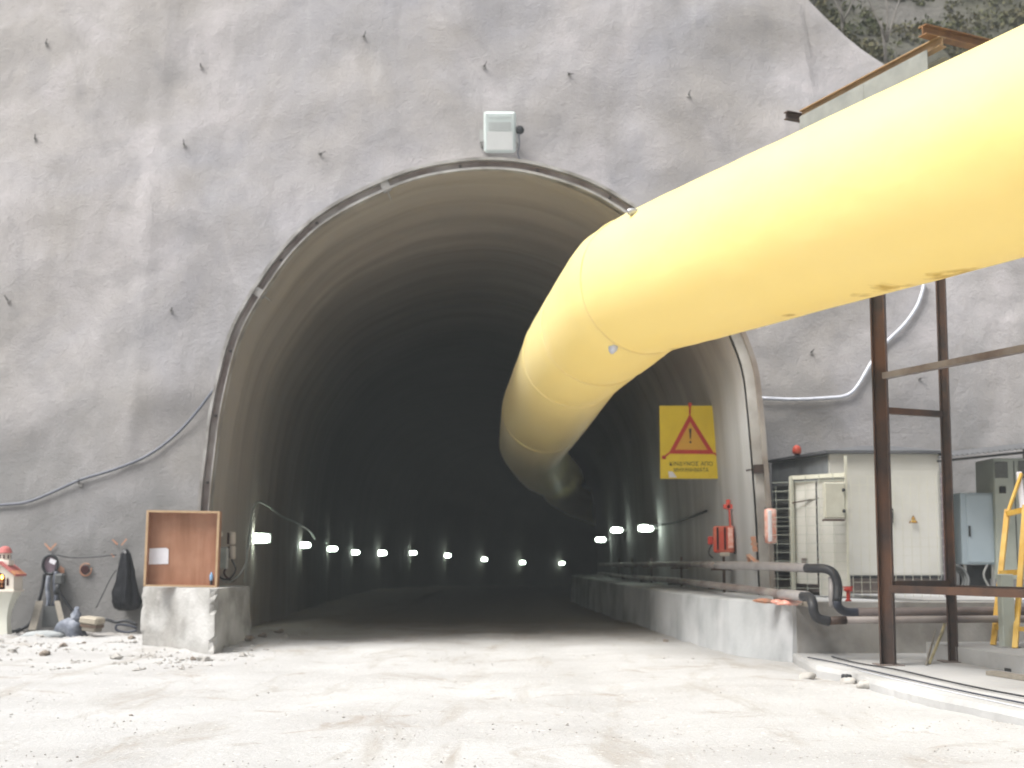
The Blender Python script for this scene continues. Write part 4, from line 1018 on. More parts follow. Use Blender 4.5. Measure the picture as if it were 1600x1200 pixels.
# clutter at the foot of the wall, left ------------------------------------------------------------------
def wf(px, py, d=.1): return wall_at(px, py, d)
YL = 24.2
c = wf(79, 882, .12); hr = thing('hose_reel', 'oval mauve reel with a white tag hung on the wall below orange marks', 'hose reel', c)
m = MB(); m.tube([c+Vector((.15*cos(a), -.02, .19*sin(a))) for a in [2*pi*k/28 for k in range(28)]], .03, 8, closed=True); m.build('rim', M['black_rubber'], hr, True)
m = MB(); m.prism([c+Vector((.135*cos(a), 0, .175*sin(a))) for a in [2*pi*k/24 for k in range(24)]], (0,.04,0)); m.build('disc', M['purple'], hr)
m = MB(); m.box(c+Vector((.06,-.05,.06)), (.13,.01,.09), Matrix.Rotation(radians(25), 3, 'Y')); m.build('tag', M['paper'], hr)
for k, (pp, r_, ma, lab) in enumerate([([(70,895),(67,915),(62,935),(55,955),(46,975),(30,984),(14,988)], .035, 'black_rubber', 'black hose running from the reel down to the shrine foot'),
    ([(88,893),(86,912),(88,935),(80,952)], .05, 'grey_cable', 'thick dark hose hanging under the reel on the right'),
    ([(86,915),(96,930),(106,945),(116,958)], .03, 'black_rubber', 'black hose slanting from the reel to the sack'),
    ([(76,900),(74,920),(76,940),(72,955)], .045, 'sack', 'grey hose hanging straight below the reel'),
    ([(88,867),(110,871),(135,871),(160,869),(182,867)], .012, 'black_rubber', 'thin wire strung between the two orange crosses'),
    ([(182,890),(172,905),(160,930),(150,950)], .010, 'black_rubber', 'thin wire slanting down left of the black sheeting'),
    ([(150,975),(165,968),(180,972),(196,970),(214,976)], .03, 'black_rubber', 'black hose lying on the rubble beside the block'),
    ([(214,985),(198,988),(182,984),(184,976),(200,977),(214,981)], .025, 'navy_hose', 'looped dark hose on the ground by the block')]):
    gz = lambda p: p
    P = []
    for x, y in pp:
        q = wf(x, y, .10+.02*k)
        if q.z < .12 or k >= 6: q = at(x, y, YL+.1); 
        P.append(q)
    o = MB().tube(smoothpath(P, 6), r_, 7).build('hose', M[ma], smooth=True); tag(o, lab, 'hose', 'hoses and wires at the wall foot')
c = wf(93, 905, .10); pb_ = thing('pump_head', 'dark pump fitting on the wall with orange paint behind it', 'pump', c)
m = MB(); m.box(c, (.20,.18,.24), bev=.05); m.build('body', M['board_grey'], pb_); m = MB(); m.tube([c+Vector((0,-.05,-.1)), c+Vector((-.04,-.05,-.3))], .05, 8); m.build('outlet', M['dark'], pb_, True)
def wdaub(prs, label, w_=.035): daub([(wf(*a, .045), wf(*b, .045)) for a, b in prs], M['spray_orange'], 'paint_mark', label, 'paint mark', w_, 'orange survey marks sprayed on the wall')
wdaub([((70,849),(80,860)), ((88,849),(78,860))], 'orange sprayed cross above the mauve reel', .024)
wdaub([((97,886),(92,892)), ((98,888),(97,900)), ((100,898),(95,906))], 'orange smear right of the dark pump fitting', .05)
wdaub([((176,843),(184,851)), ((198,842),(190,852)), ((174,866),(178,870))], 'orange sprayed cross above the black sheeting', .02)
rc_ = wf(134, 890, .035); m = MB()
m.tube([rc_+Vector((.115*cos(a), -.0, .125*sin(a))) for a in [2*pi*k/24 for k in range(3,26)]], .015, 6); tag(m.build('paint_ring', M['spray_orange'], smooth=True), 'orange ring sprayed round a drill hole', 'paint mark')
m = MB(); m.lathe((0,0,0), [(.085,0),(.09,.02),(.07,.03)], 16); m.v = [rc_+Vector((v.x-.01, -v.z, v.y)) for v in m.v]
tag(m.build('drill_hole', M['recess']), 'dark drill hole inside the orange ring', 'drill hole')
# black sheeting
c0 = wf(190, 860, .1); m = MB(); nseg = 44; prof = [(0,.06),(.08,.13),(.2,.18),(.35,.22),(.5,.25),(.7,.33),(.85,.38),(.96,.33),(1.0,.2)]
ztp = at(190,858,24.6).z; zbt = at(195,955,24.4).z
for j, (t, r_) in enumerate(prof):
    for k in range(nseg):
        a = 2*pi*k/nseg; fold = 1+.15*sin(a*5+j*.5)+.10*sin(a*11+j*1.3)+.25*nz(a*1.5, j*.7, 3)
        m.v.append(Vector((at(190+9*t, 860, 24.5).x+r_*fold*cos(a)*.68, 24.72-.05*t+r_*fold*sin(a)*.5, ztp+(zbt-ztp)*t)))
for j in range(len(prof)-1):
    for k in range(nseg): m.f.append((j*nseg+k, j*nseg+(k+1) % nseg, (j+1)*nseg+(k+1) % nseg, (j+1)*nseg+k))
m.f.append(tuple(range(nseg)))
tag(m.build('plastic_sheeting', M['sheet_black'], smooth=True), 'bundle of shiny black sheeting hanging beside the concrete block', 'sheeting')
# boards, sack, case, cement
def leaning(name, x0_, y0_, x1_, y1_, w_, Y0, Y1, ma, label, cat):
    a = at(x0_, y0_, Y0); b = at(x1_, y1_, Y1); tag(MB().bar(a, b, w_, .04).build(name, ma), label, cat)
leaning('timber_plank', 50, 985, 62, 940, .14, 23.9, 24.5, M['timber_dusty'], 'dusty plank leaning on the wall left below the reel', 'plank')
leaning('timber_plank', 98, 978, 89, 940, .10, 23.9, 24.5, M['timber_dusty'], 'dusty plank leaning on the wall right below the reel', 'plank')
c = at(76, 968, 24.3); m = MB(); m.box(c+Vector((0,.15,.05)), (.34,.05,.42), Matrix.Rotation(radians(-8), 3, 'X')); tag(m.build('board', M['board_grey']), 'dark board standing between the two dusty planks', 'board')
c = at(72, 985, 23.8); m = MB(); m.rock(Vector((c.x, c.y, .04)), .42, 4, (1.1,.7,.32), 3, .3); tag(m.build('cement_pile', M['cement'], smooth=True), 'pale grey heap of spilt cement under the dark board', 'cement heap')
c = at(112, 968, 23.9); m = MB(); m.rock(Vector((c.x, c.y, .16)), .30, 9, (.9,.7,.75), 3, .7); m.rock(Vector((c.x+.05, c.y+.1, .42)), .15, 12, (.6,.6,1.4), 3, .7); tag(m.build('sack', M['sack'], smooth=True), 'crumpled blue grey sack with dark upright neck', 'sack')
c = at(144, 972, 23.8); cs = thing('tool_case', 'small tan case lying tilted at the foot of the wall', 'case', (c.x, c.y, c.z-.2))
Rz = Matrix.Rotation(radians(-12), 3, 'Z') @ Matrix.Rotation(radians(6), 3, 'Y')
m = MB(); m.box(c+Vector((0,0,.03)), (.38,.34,.14), Rz, bev=.03); m.build('lid', M['case'], cs)
m = MB(); m.box(c+Vector((0,.0,-.07)), (.34,.30,.05), Rz); m.build('seam', M['case_dark'], cs)
m = MB(); m.box(c+Vector((0,0,-.13)), (.30,.28,.09), Rz, bev=.02); m.build('base', M['timber_dusty'], cs)
for i, (px, py, Y, r) in enumerate([(q_[0], q_[1], 0, q_[3]*.7) for q_ in [(60,1000,0,.10),(98,1012,0,.09),(180,1027,0,.11),(70,1022,0,.13),(20,1018,0,.1),(130,1006,0,.06),(320,1028,0,.12),(302,1026,0,.08),(384,1005,0,.16),(410,1000,0,.12),(436,993,0,.10),(205,1110,0,.025),(1040,1000,0,.07),(206,1000,0,.08)]]):
    q = on_z(px, py, .03); labs = ['stone in front of the shrine nearest the wall','stone on the rubble below the sack','flat stone on the ground left of the concrete block','wide brown stone in the middle of the left rubble','stone close to the left edge of the yard','pebble below the tan case','stone against the front corner of the concrete block','smaller stone under the block front edge','large stone at the right foot of the concrete block','stone inside the mouth by the left wall','stone farther in by the left wall','tiny dark pebble alone on the pale track','stone at the foot of the right ledge','small stone at the left foot of the block']
    o = MB().rock(Vector((q.x, q.y, gh(q.x, q.y)+r*.2)), r, i+20, (1.2,.9,.7), 3, .9).build('stone', M['stone'] if i in (0,2,4,6) else M['stone_dark'], smooth=True); tag(o, labs[i], 'stone', 'stones lying in the yard')
# gravel ----------------------------------------------------------------------------------------
rg = random.Random(11); m = MB()
octa = [(1,0,0),(-1,0,0),(0,1,0),(0,-1,0),(0,0,1),(0,0,-1)]; of = [(0,2,4),(2,1,4),(1,3,4),(3,0,4),(2,0,5),(1,2,5),(3,1,5),(0,3,5)]
for i in range(9000):
    y = rg.uniform(6.5, 26) if rg.random() < .8 else rg.uniform(6, 12); x = rg.uniform(-.5, .5)*y*.95
    if nz(x*.6, y*.9, 3) < .08 and not (y > 20 and x < -5): continue
    if x > 3.6 and y > 10.8+(8-x)*1.6: continue
    r = rg.uniform(.003, .011)*(1.6 if rg.random() < .08 else 1)*(1.3 if y > 18 else 1); z = gh(x, y)
    a = rg.uniform(0, 6.28); k = [rg.uniform(.7, 1.4) for _ in range(3)]
    m.add([Vector((x+r*(p[0]*k[0]*cos(a)-p[1]*k[1]*sin(a)), y+r*(p[0]*k[0]*sin(a)+p[1]*k[1]*cos(a)), z+r*.3+p[2]*r*k[2]*.7)) for p in octa], of)
for i in range(1500):
    x = rg.uniform(-11.5, -4.2); y = rg.uniform(17.5, 25.0)
    if nz(x*.9, y*1.2, 5) < .0: continue
    if -6.9 < x < -4.7 and y > YB-.1: continue
    r = rg.uniform(.01, .04)*(2.0 if rg.random() < .06 else 1); z = gh(x, y); a = rg.uniform(0, 6.28); k = [rg.uniform(.6, 1.4) for _ in range(3)]
    m.add([Vector((x+r*(p[0]*k[0]*cos(a)-p[1]*k[1]*sin(a)), y+r*(p[0]*k[0]*sin(a)+p[1]*k[1]*cos(a)), z+r*.2+p[2]*r*k[2]*.7)) for p in octa], of)
tag(m.build('gravel', M['stone'], origin=(0, 15, 0)), 'loose pale gravel scattered over the dusty yard', 'gravel', kind='stuff')

# steel tower carrying the duct --------------------------------------------------------------------------
pA = on_z(1388, 1039, .152); pB = on_z(1490, 1034, .152)
dv = Vector((.94,-2.1,0)).normalized()*2.75
pC = pA+dv*1.0; pD = pB+dv*1.0; ZB = 8.3
tw = thing('support_tower', 'rusty steel frame tower standing on the slab beside the duct', 'steel frame', ((pA.x+pB.x)/2, (pA.y+pB.y)/2, .152))
for p, wdt in ((pA,.19), (pB,.13), (pC,.17), (pD,.15)):
    pt = MB().hbeam(p+Vector((0,0,.012)), Vector((p.x, p.y, ZB-.09 if p in (pA, pB) else 4.15)), wdt, wdt, .02).build('post', M['rust'], tw)
    MB().box(p+Vector((0,0,.006)), (.34,.34,.012)).build('base_plate', M['pipe'], pt)
e_ = (pB-pA).normalized(); f_ = dv.normalized()
def rung(a, b, z0_, z1_, s=.07, nm='rung', ma='rust'): MB().bar(Vector((a.x, a.y, z0_)), Vector((b.x, b.y, z1_)), s, s).build(nm, M[ma], tw)
zr = at(1388, 641, pA.y).z; rung(pA+e_*.1, pB-e_*.08, zr, zr, .085)
zr2 = at(1440, 915, pA.y+.2).z; rung(pA+e_*.1, pB-e_*.08, zr2, zr2, .13)
rung(pC+e_*.1, pD-e_*.08, zr, zr, .085)
zl = at(1388, 589, pA.y).z; o1 = e_*(-.02); MB().bar(Vector((pA.x, pA.y, zl))+e_*.0-f_*(-.1), Vector((pC.x, pC.y, zl)), .10, .085).build('side_rail', M['pipe'], tw)
zl2 = at(1388, 920, pA.y).z; MB().bar(Vector((pA.x, pA.y, zl2))+f_*.1, Vector((pC.x, pC.y, zl2)), .08, .10).build('side_rail', M['rust'], tw)
MB().bar(Vector((pB.x, pB.y, zl2-.0))+f_*.1, Vector((pD.x, pD.y, zl2)), .08, .08).build('side_rail', M['rust'], tw)
n0 = at(1258, 180, 17.6); n1 = at(1482, 60, 15.0); zb_ = ZB
n0 = Vector((pA.x, pA.y, 0))-f_*1.55; n1 = Vector((pA.x, pA.y, 0))+f_*1.28
n0.z = n1.z = ZB; dd = (n1-n0).normalized()
MB().hbeam(n0, n1+f_*.1, .14, .12, .018).build('top_beam', M['beam_tan'], tw)
MB().hbeam(n0+Vector((pB.x-pA.x, pB.y-pA.y, 0)), n1+Vector((pB.x-pA.x, pB.y-pA.y, 0))+f_*.1, .14, .12, .018).build('top_beam', M['beam_tan'], tw)
MB().hbeam(n0-e_*.22+Vector((0,0,.01))-f_*.12, n0+e_*1.6-f_*.12+Vector((0,0,.01)), .12, .10, .016).build('cross_beam', M['rust'], tw)
MB().hbeam(n1-e_*.25+Vector((0,0,.143)), n1+e_*1.7+Vector((0,0,.143)), .14, .14, .018).build('cross_beam', M['rust_orange'], tw)
MB().prism([n0-e_*.12+f_*.1+Vector((0,0,-.30)), n1-e_*.12-f_*.05+Vector((0,0,-.34)), n1-e_*.12-f_*.05+Vector((0,0,-.075)), n0-e_*.12+f_*.1+Vector((0,0,-.075))], e_*-.012).build('fascia', M['grey_sheet'], tw)
m = MB(); a0 = n0+e_*.12+Vector((0,0,-.14))+f_*.3; a1 = n1+e_*.12+Vector((0,0,-.14))-f_*.05
for k in range(14):
    u0 = k/14; b0 = a0+e_*(1.1*u0); b1 = a1+e_*(1.1*u0); s_ = e_*(1.1/28); zz_ = Vector((0,0,.03 if k % 2 else 0))
    m.prism([b0+zz_, b1+zz_, b1+s_*2+Vector((0,0,.03))-zz_, b0+s_*2+Vector((0,0,.03))-zz_], (0,0,.004))
m.build('roof_sheet', M['grey_sheet'], tw)

# leaning stick, steel plate
a = on_z(1452, 1037, .16); b = at(1485, 946, cor.y-.42); tag(MB().tube([a, a.lerp(b, .5)+Vector((.02,0,0)), b], [.022,.024,.02], 6).build('stick', M['straw'], smooth=True), 'straw coloured stick leaning on the low wall between the posts', 'stick')
a = on_z(1447, 1039, .16); b = at(1462, 985, cor.y-.3); tag(MB().tube([a, b], .016, 6).build('stick', M['timber_dusty'], smooth=True), 'shorter grey stick beside the leaning straw one', 'stick')
a = on_z(1548, 1051, .18); b = on_z(1640, 1065, .18); tag(MB().bar(a, b, .14, .05).build('plank', M['timber_dusty']), 'short dusty plank lying on the slab at the right edge', 'plank')
a = on_z(1572, 1046, .17); b = on_z(1640, 1055, .17); tag(MB().bar(a, b, .05, .04).build('steel_bar', M['dark']), 'thin dark bar lying behind the dusty plank', 'bar')

# switchgear container ------------------------------------------------------------------------------------
YK = 22.2; k0 = at(1296, 709, YK); k1 = at(1468, 709, YK); kb = at(1296, 903, YK).z; HT = k0.z; KW = k1.x-k0.x
lv = Vector((-.60,2.15,0)); KR = None
sw = thing('switchgear_container', 'cream electrical container with grey louvred side and dark roof', 'container', ((k0.x+k1.x)/2, YK+1, kb))
def quad3(m, a, b, h0, h1, th, nrm):
    m.prism([Vector((a.x, a.y, h0)), Vector((b.x, b.y, h0)), Vector((b.x, b.y, h1)), Vector((a.x, a.y, h1))], nrm*th)
A0 = Vector((k0.x, YK, 0)); B0 = Vector((k1.x, YK+.05, 0)); Cc = B0+Vector((.55,1.9,0)); Dd = A0+lv
m = MB(); m.prism([Vector((p.x, p.y, kb)) for p in (A0, B0, Cc, Dd)], (0,0,HT-kb)); m.build('body', M['cream'], sw)
fd = (B0-A0).normalized()
for k in range(2):
    w0 = A0+fd*(.04+k*(KW-.04)/2); w1 = A0+fd*((k+1)*(KW-.04)/2)
    m = MB(); quad3(m, w0+Vector((0,-.012,0)), w1+Vector((0,-.012,0)), kb+.05, HT-.30, .018, Vector((0,-1,0))); dq = m.build('door', M['cream'], sw)
    m = MB(); m.box(w0+fd*(.08 if k else KW/2-.16)+Vector((0,-.05,(kb+HT)/2)), (.035,.05,.26), bev=.01); m.build('handle', M['dark'], dq)
ldn = lv.normalized(); ln = Vector((-ldn.y, ldn.x, 0)); 
if ln.x > 0: ln = -ln
m = MB(); quad3(m, A0+ldn*.05, Dd-ldn*.02, kb+.03, HT-.02, .015, ln); lp = m.build('side_panel', M['louvre'], sw)
for k in range(15):
    z = kb+.12+k*.118; m = MB(); m.bar(A0+ldn*.12+ln*.035+Vector((0,0,z)), Dd-ldn*.1+ln*.035+Vector((0,0,z)), .04, .018); m.build('louvre', M['box_grey'], lp)
ov = .10; m = MB(); rp = [A0+Vector((-ov,-ov,0)), B0+Vector((ov,-ov,0)), Cc+Vector((ov,ov,0)), Dd+Vector((-ov,ov,0))]; pk_ = (A0+B0+Cc+Dd)/4
base = [Vector((p.x, p.y, HT+.004)) for p in rp]+[Vector((p.x, p.y, HT+.055)) for p in rp]
mid = Vector((pk_.x, pk_.y, HT+.26)); rid = [A0.lerp(B0, .35)+Vector((0,.5,HT+.19)), A0.lerp(B0, .65)+Vector((0,.5,HT+.19)), mid]
m.add(base, [(3,2,1,0), (0,1,5,4), (1,2,6,5), (2,3,7,6), (3,0,4,7)]); m.add(base[4:]+[rid[0]-Vector((0,0,0)), rid[1]], [(0,1,5,4), (1,2,5), (2,3,4,5), (3,0,4)])
m.build('roof', M['roof_grey'], sw)
m = MB(); m.prism([Vector((p.x, p.y, ZT+.034)) for p in (A0+Vector((.06,.06,0)), B0+Vector((-.06,.06,0)), Cc+Vector((-.06,-.06,0)), Dd+Vector((.06,-.06,0)))], (0,0,kb-ZT-.036)); m.build('plinth', M['plinth'], sw)
m = MB(); m.box(((A0+B0)/2)+Vector((0,-.03,kb+.015)), (KW,.03,.05)); m.build('bottom_rail', M['dark'], sw)
wq = at(1427, 812, YK-.05); m = MB(); m.prism([wq+Vector((-.085,-.0,-.065)), wq+Vector((.085,0,-.065)), wq+Vector((0,0,.085))], (0,-.006,0)); wl_ = m.build('warning_triangle', M['rust_orange'], sw)
m = MB(); m.prism([wq+Vector((-.055,-.007,-.045)), wq+Vector((.055,-.007,-.045)), wq+Vector((0,-.007,.05))], (0,-.003,0)); m.build('triangle_field', M['yellow'], wl_)
m = MB(); m.prism([wq+Vector(v_) for v_ in ((.012,-.011,.03),(-.018,-.011,-.002),(-.002,-.011,-.002),(-.01,-.011,-.035),(.02,-.011,.006),(.002,-.011,.006))], (0,-.002,0)); m.build('lightning_mark', M['sign_black'], wl_)
for py in (754, 791, 806): 
    q = at(1321, py, YK-.04); MB().lathe(q, [(.03,-.02),(.04,0),(.03,.02)], 8).build('hinge', M['dark'], sw)
q = at(1323, 860, YK-.04); MB().lathe(q, [(.03,-.02),(.04,0),(.03,.02)], 8).build('hinge', M['dark'], sw)
q = at(1245, 702, YK+.9); rb = thing('warning_beacon', 'round red warning lamp on the left edge of the container roof', 'beacon', (q.x, q.y, HT+.05))
m = MB(); m.lathe((q.x, q.y, q.z-.06), [(.07,-.03),(.085,0),(.085,.07),(.055,.12),(.01,.14)], 12); m.build('lens', M['red'], rb, True); m = MB(); m.lathe((q.x, q.y, HT+.05), [(.05,0),(.05,max(.02,q.z-.09-HT-.05))], 8); m.build('base', M['dark'], rb)

# fence panel in front of the container ----------------------------------------------------------------------
YF = 20.6
fn = thing('mesh_gate', 'cream framed wire mesh gate panel in front of the container', 'gate', (at(1280, 930, YF).x, YF, ZT+.03))
f0 = at(1236, 745, YF+1.0); f1 = at(1322, 740, YF); 
F0 = Vector((f0.x, f0.y, 0)); F1 = Vector((f1.x, f1.y, 0)); zt1 = f1.z+.0; zt0 = f0.z
fz = ZT+.03
m = MB(); m.bar(Vector((F0.x, F0.y, fz)), Vector((F0.x, F0.y, zt0)), .09, .06); m.build('stile', M['cream_frame'], fn)
fm = F0.lerp(F1, .5)
m = MB(); m.bar(Vector((F0.x, F0.y, zt0-.02)), Vector((F1.x, F1.y, zt1-.02)), .05, .07); m.build('rail', M['cream_frame'], fn)
m = MB(); m.prism([Vector((fm.x, fm.y+.05, fz)), Vector((F1.x, F1.y+.05, fz)), Vector((F1.x, F1.y+.05, zt1-.06)), Vector((fm.x, fm.y+.05, zt1-.03))], (0,.03,0)); m.build('sheet_leaf', M['cream'], fn)
m = MB(); m.prism([Vector((F0.x+.05, F0.y+.03, fz+.2)), Vector((fm.x-.03, fm.y+.08, fz+.2)), Vector((fm.x-.03, fm.y+.08, zt1-.08)), Vector((F0.x+.05, F0.y+.03, zt0-.08))], (0,.02,0)); m.build('inner_sheet', M['cream'], fn)
m = MB()
for k in range(13):
    z = .14*k+.12; m.bar(Vector((F0.x-.35, F0.y-.02, fz+z*(zt0-fz)/1.9)), Vector((F1.x, F1.y-.04, fz+z*(zt1-fz)/1.9)), .008)
for k in range(5):
    p = F0.lerp(F1, k/4); m.bar(Vector((p.x, p.y-.05, fz)), Vector((p.x, p.y-.05, zt0)), .008)
m.build('wire_mesh', M['greygreen'], fn)
m = MB(); m.bar(Vector((F0.x, F0.y-.05, at(1250,782,YF).z)), Vector((fm.x+.1, fm.y-.05, at(1285,775,YF).z)), .02); m.build('brace', M['rust'], fn)
m = MB(); m.box(Vector((F0.x+.32, F0.y-.2, at(1265,876,YF).z)), (.42,.06,.08)); m.build('kick_rail', M['plinth'], fn)
lb = at(1303, 782, YF-.1); m = MB(); m.box(lb, (.34,.14,.60), bev=.015); lbx = m.build('lock_box', M['cream_frame'], fn)
for dz in (.17, -.18): MB().lathe(lb+Vector((.14,-.1,dz)), [(.02,-.03),(.03,0),(.02,.03)], 8).build('knob', M['dark'], lbx)
m = MB(); m.box(lb+Vector((-.02,-.02,-.33)), (.34,.16,.03)); m.build('shelf', M['rust'], lbx)
m = MB(); m.bar(lb+Vector((.2,-.05,-1.45)), lb+Vector((.2,-.05,.75)), .04); m.build('post', M['cream_frame'], fn)
# mesh fence along the container front
fe = thing('mesh_fence', 'fine wire mesh fence panel before the cream container doors', 'fence', (6.4, YF-.25, fz))
x0_, x1_ = at(1330, 800, YF-.2).x, at(1476, 800, YF-.2).x; zt2 = at(1400, 744, YF-.2).z
m = MB()
for k in range(14): m.bar((x0_, YF-.2, fz+.1+k*(zt2-fz-.1)/13), (x1_, YF-.2, fz+.1+k*(zt2-fz-.1)/13), .007)
for k in range(12): m.bar((x0_+(x1_-x0_)*k/11, YF-.212, fz), (x0_+(x1_-x0_)*k/11, YF-.212, zt2), .007)
m.build('wire_mesh', M['cream_frame'], fe)
for x in (x1_,): MB().bar((x, YF-.16, fz), (x, YF-.16, zt2+.05), .05).build('post', M['purple'], fe)
# thin wire fence left of the gate
wf_ = thing('wire_fence', 'loose wire fence between the arch edge and the cream gate', 'fence', (4.9, 21.2, fz))
m = MB(); g0_ = at(1213, 800, 21.3); g1_ = Vector((F0.x-.05, F0.y, 0))
for k in range(11):
    z = fz+.1+k*.17; m.bar((g0_.x, g0_.y, z), (g1_.x, g1_.y, z), .004)
for k in range(2): p = Vector((g0_.x, g0_.y, 0)).lerp(g1_, k); m.bar((p.x, p.y, fz), (p.x, p.y, fz+1.9), .006)
m.build('wire_mesh', M['greygreen'], wf_)

# cabinets at the right ---------------------------------------------------------------------------------------
YCb = 22.6
def cabinet(name, x0p, x1p, ytp, ybp, Y, D, ma, label, cat):
    a = at(x0p, ytp, Y); b = at(x1p, ytp, Y); zt = a.z; zb2 = at(x0p, ybp, Y).z
    o = thing(name, label, cat, ((a.x+b.x)/2, Y+D/2, zb2)); m = MB(); m.box(((a.x+b.x)/2, Y+D/2, (zt+zb2)/2), (b.x-a.x, D, zt-zb2), bev=.012); m.build('body', ma, o); return o, a.x, b.x, zb2, zt
o, xa2, xb2, z_b, z_t = cabinet('control_cabinet', 1500, 1552, 770, 882, YCb, .5, M['pale_blue'], 'pale blue control cabinet on dark legs between post and ladder', 'cabinet')
m = MB(); m.box(((xa2+xb2)/2+.04, YCb-.008, (z_b+z_t)/2), (xb2-xa2-.12,.02,z_t-z_b-.08), bev=.006); dq = m.build('door', M['pale_blue'], o)
m = MB(); m.box((xa2+.14, YCb-.035, (z_b+z_t)/2-.05), (.035,.03,.20), bev=.008); m.build('handle', M['dark'], dq)
m = MB(); m.bar((xa2+.06,YCb+.06,fz), (xa2+.06,YCb+.06,z_b), .05); m.bar((xb2-.04,YCb+.06,fz), (xb2-.04,YCb+.06,z_b), .05); m.bar((xa2+.06,YCb+.06,fz+.03), (xb2-.04,YCb+.06,fz+.03), .05); m.build('stand', M['box_grey'], o)
m = MB(); m.box(((xa2+xb2)/2+.02, YCb+.3, (fz+z_b)/2), (xb2-xa2-.16, .3, z_b-fz-.02)); m.build('cable_bay', M['dark'], o)
m = MB(); m.tube(smoothpath([(xb2-.16,YCb-.0,z_b), (xb2-.24,YCb-.02,(z_b+fz)/2+.05), (xb2-.1,YCb-.04,fz+.02)]), .02, 6); m.build('lead', M['box_grey'], o, True)
o, xa3, xb3, z_b3, z_t3 = cabinet('tall_cabinet', 1552, 1640, 716, 905, YCb-.1, .9, M['greygreen'], 'tall grey green cabinet with vents behind the yellow ladder', 'cabinet')
z_ = lambda py: at(1570, py, YCb-.1).z; x_ = lambda px: at(px, 780, YCb-.1).x
for (a, b, c_, d_, mt, nm) in ((1556,1576,722,747,'vent','vent_grille'), (1593,1625,720,747,'vent','vent_grille'), (1562,1572,760,771,'dark','gauge')):
    m = MB(); m.box(((x_(a)+x_(b))/2, YCb-.112, (z_(c_)+z_(d_))/2), (x_(b)-x_(a), .02, z_(c_)-z_(d_)), bev=.004); m.build(nm, M[mt], o)
m = MB(); m.box((x_(1586), YCb-.105, (z_t3+z_b3)/2), (.012,.012,z_t3-z_b3-.1)); m.build('door_gap', M['dark'], o)
cv = [at(1467, 716, 21.9), at(1540, 708, 21.5), at(1660, 696, 20.8)]
rf = thing('canopy', 'thin dark corrugated roof edge running over the cabinets at right', 'canopy', cv[1])
m = MB(); nn_ = 46
for k in range(nn_):
    a = cv[0].lerp(cv[2], k/nn_); b = cv[0].lerp(cv[2], (k+1)/nn_); zz_ = .03*(k % 2)
    back = Vector((.6,2.2,.25)); m.prism([a+Vector((0,0,zz_)), b+Vector((0,0,.03-zz_)), b+back+Vector((0,0,.03-zz_)), a+back+Vector((0,0,zz_))], (0,0,.008))
m.build('roof_sheet', M['roof_grey'], rf)
m = MB(); m.bar(cv[0]+Vector((0,.1,-.05)), cv[2]+Vector((0,.1,-.05)), .05, .04); m.build('eaves_bar', M['dark'], rf)
m = MB(); m.bar(cv[2]+Vector((-.2,.3,-.06)), Vector((cv[2].x-.2, cv[2].y+.3, fz)), .08); m.bar(cv[2]+Vector((.3,2.2,.15)), Vector((cv[2].x+.3, cv[2].y+2.2, fz)), .08); m.build('post', M['rust'], rf)
c = at(1492, 893, 21.9); o = MB(); 
for k in range(3): o.tube([Vector((c.x, c.y+.05*k, fz+.27))+Vector(((.24-.03*k)*cos(a), .05*sin(a*2), (.24-.03*k)*sin(a))) for a in [2*pi*q/26 for q in range(26)]], .025, 6, closed=True)
tag(o.build('cable_coil', M['board_grey'], smooth=True), 'coil of dark cable leaning beside the pale blue cabinet', 'cable coil')
c = at(1325, 918, 18.9); m = thing('valve', 'small red valve behind the black pipe elbow', 'valve', (c.x, c.y, ZT+.02))
a = MB(); a.lathe((c.x, c.y, ZT+.02), [(.06,0),(.03,.03),(.03,.14),(.07,.16),(.07,.19),(.02,.21)], 10); a.build('body', M['sign_red'], m, True); a = MB(); a.bar((c.x-.08, c.y, ZT+.235), (c.x+.08, c.y, ZT+.235), .02); a.build('wheel', M['sign_red'], m)
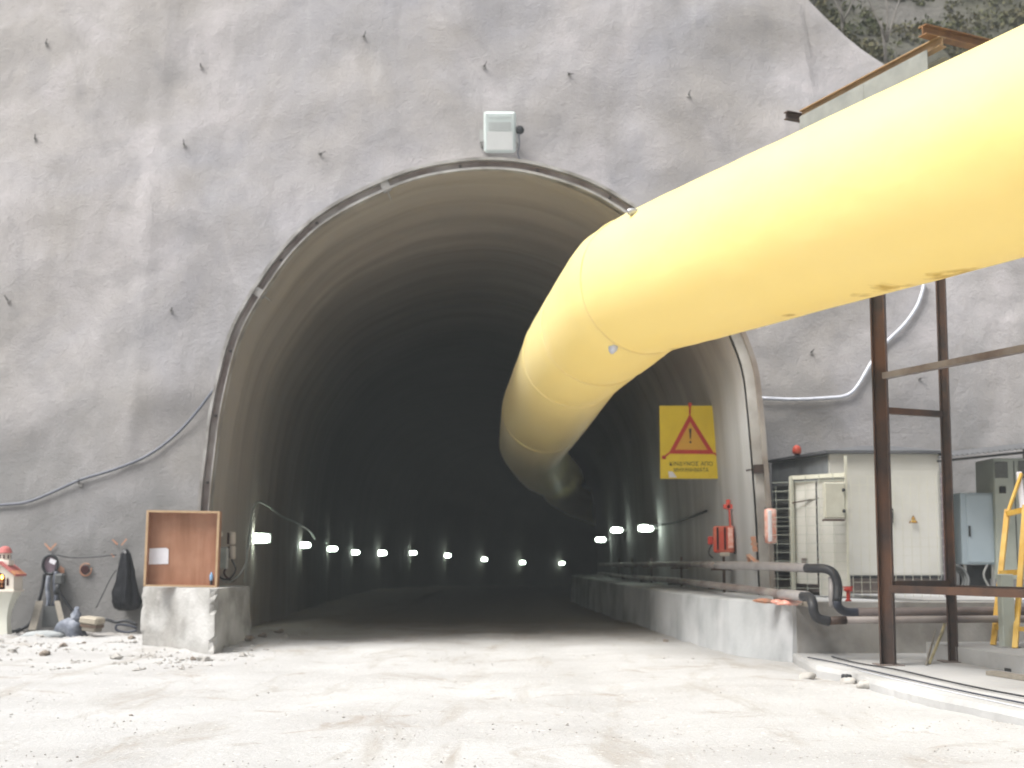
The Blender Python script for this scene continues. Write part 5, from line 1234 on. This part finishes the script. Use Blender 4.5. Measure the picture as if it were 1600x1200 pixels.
# grey post and yellow ladder
a = on_z(1583, 1016, .362); m = thing('pillar', 'grey green square pillar behind the yellow ladder', 'pillar', (a.x+.15, a.y+.55, .362))
MB().box((a.x+.15, a.y+.55, .362+.5), (.17,.17,1.0), bev=.01).build('shaft', M['greygreen'], m); MB().box((a.x+.15, a.y+.55, .37), (.26,.26,.02)).build('foot', M['box_grey'], m)
YLd = 16.4
r0 = on_z(1552, 1008, .362); r1 = on_z(1586, 1013, .362); Lt = at(1574, 797, r0.y+.75); Rt = at(1602, 790, r1.y+.75)
ld = thing('yellow_ladder', 'yellow painted steel ladder frame standing on the raised pad', 'ladder', (r0.x, r0.y, .362))
for a, b in ((r0, Lt), (r1, Rt)): MB().bar(a, b, .07, .06).build('stile', M['yellow'], ld)
for t in (.13, .52, .97):
    MB().bar(r0.lerp(Lt, t), r1.lerp(Rt, t), .055, .075).build('rung', M['yellow'], ld)
r2 = r1+Vector((.75,-.35,0)); Rt2 = Rt+Vector((.6,-.2,0))
MB().bar(r2, Rt2, .07, .06).build('stile', M['yellow'], ld)
for t in (.13, .97): MB().bar(r1.lerp(Rt, t), r2.lerp(Rt2, t), .05, .06).build('rung', M['yellow'], ld)
MB().bar(Lt+Vector((.02,0,0)), at(1596, 740, r0.y+.95), .04, .04).build('brace', M['yellow'], ld)
MB().bar(at(1598, 800, r0.y+.8), at(1592, 738, r0.y+1.0), .07, .05).build('handrail', M['paper'], ld)

# air: thin dust between the camera and the tunnel ---------------------------------------------------------
hz = MB(); hz.box((0, 55, 19), (240, 150, 44)); ho = hz.build('haze', M['dark'], origin=(0, 55, 0)); tag(ho, 'thin pale dust hanging in the air of the yard and tunnel', 'haze', kind='stuff')
hm = bpy.data.materials.new('haze_air'); hm.use_nodes = True; t = hm.node_tree; t.nodes.clear()
o1 = t.nodes.new('ShaderNodeOutputMaterial'); pv = t.nodes.new('ShaderNodeVolumePrincipled'); pv.inputs['Color'].default_value = (.88,.95,.97,1); pv.inputs['Density'].default_value = .0016
t.links.new(pv.outputs[0], o1.inputs['Volume']); ho.data.materials.clear(); ho.data.materials.append(hm)
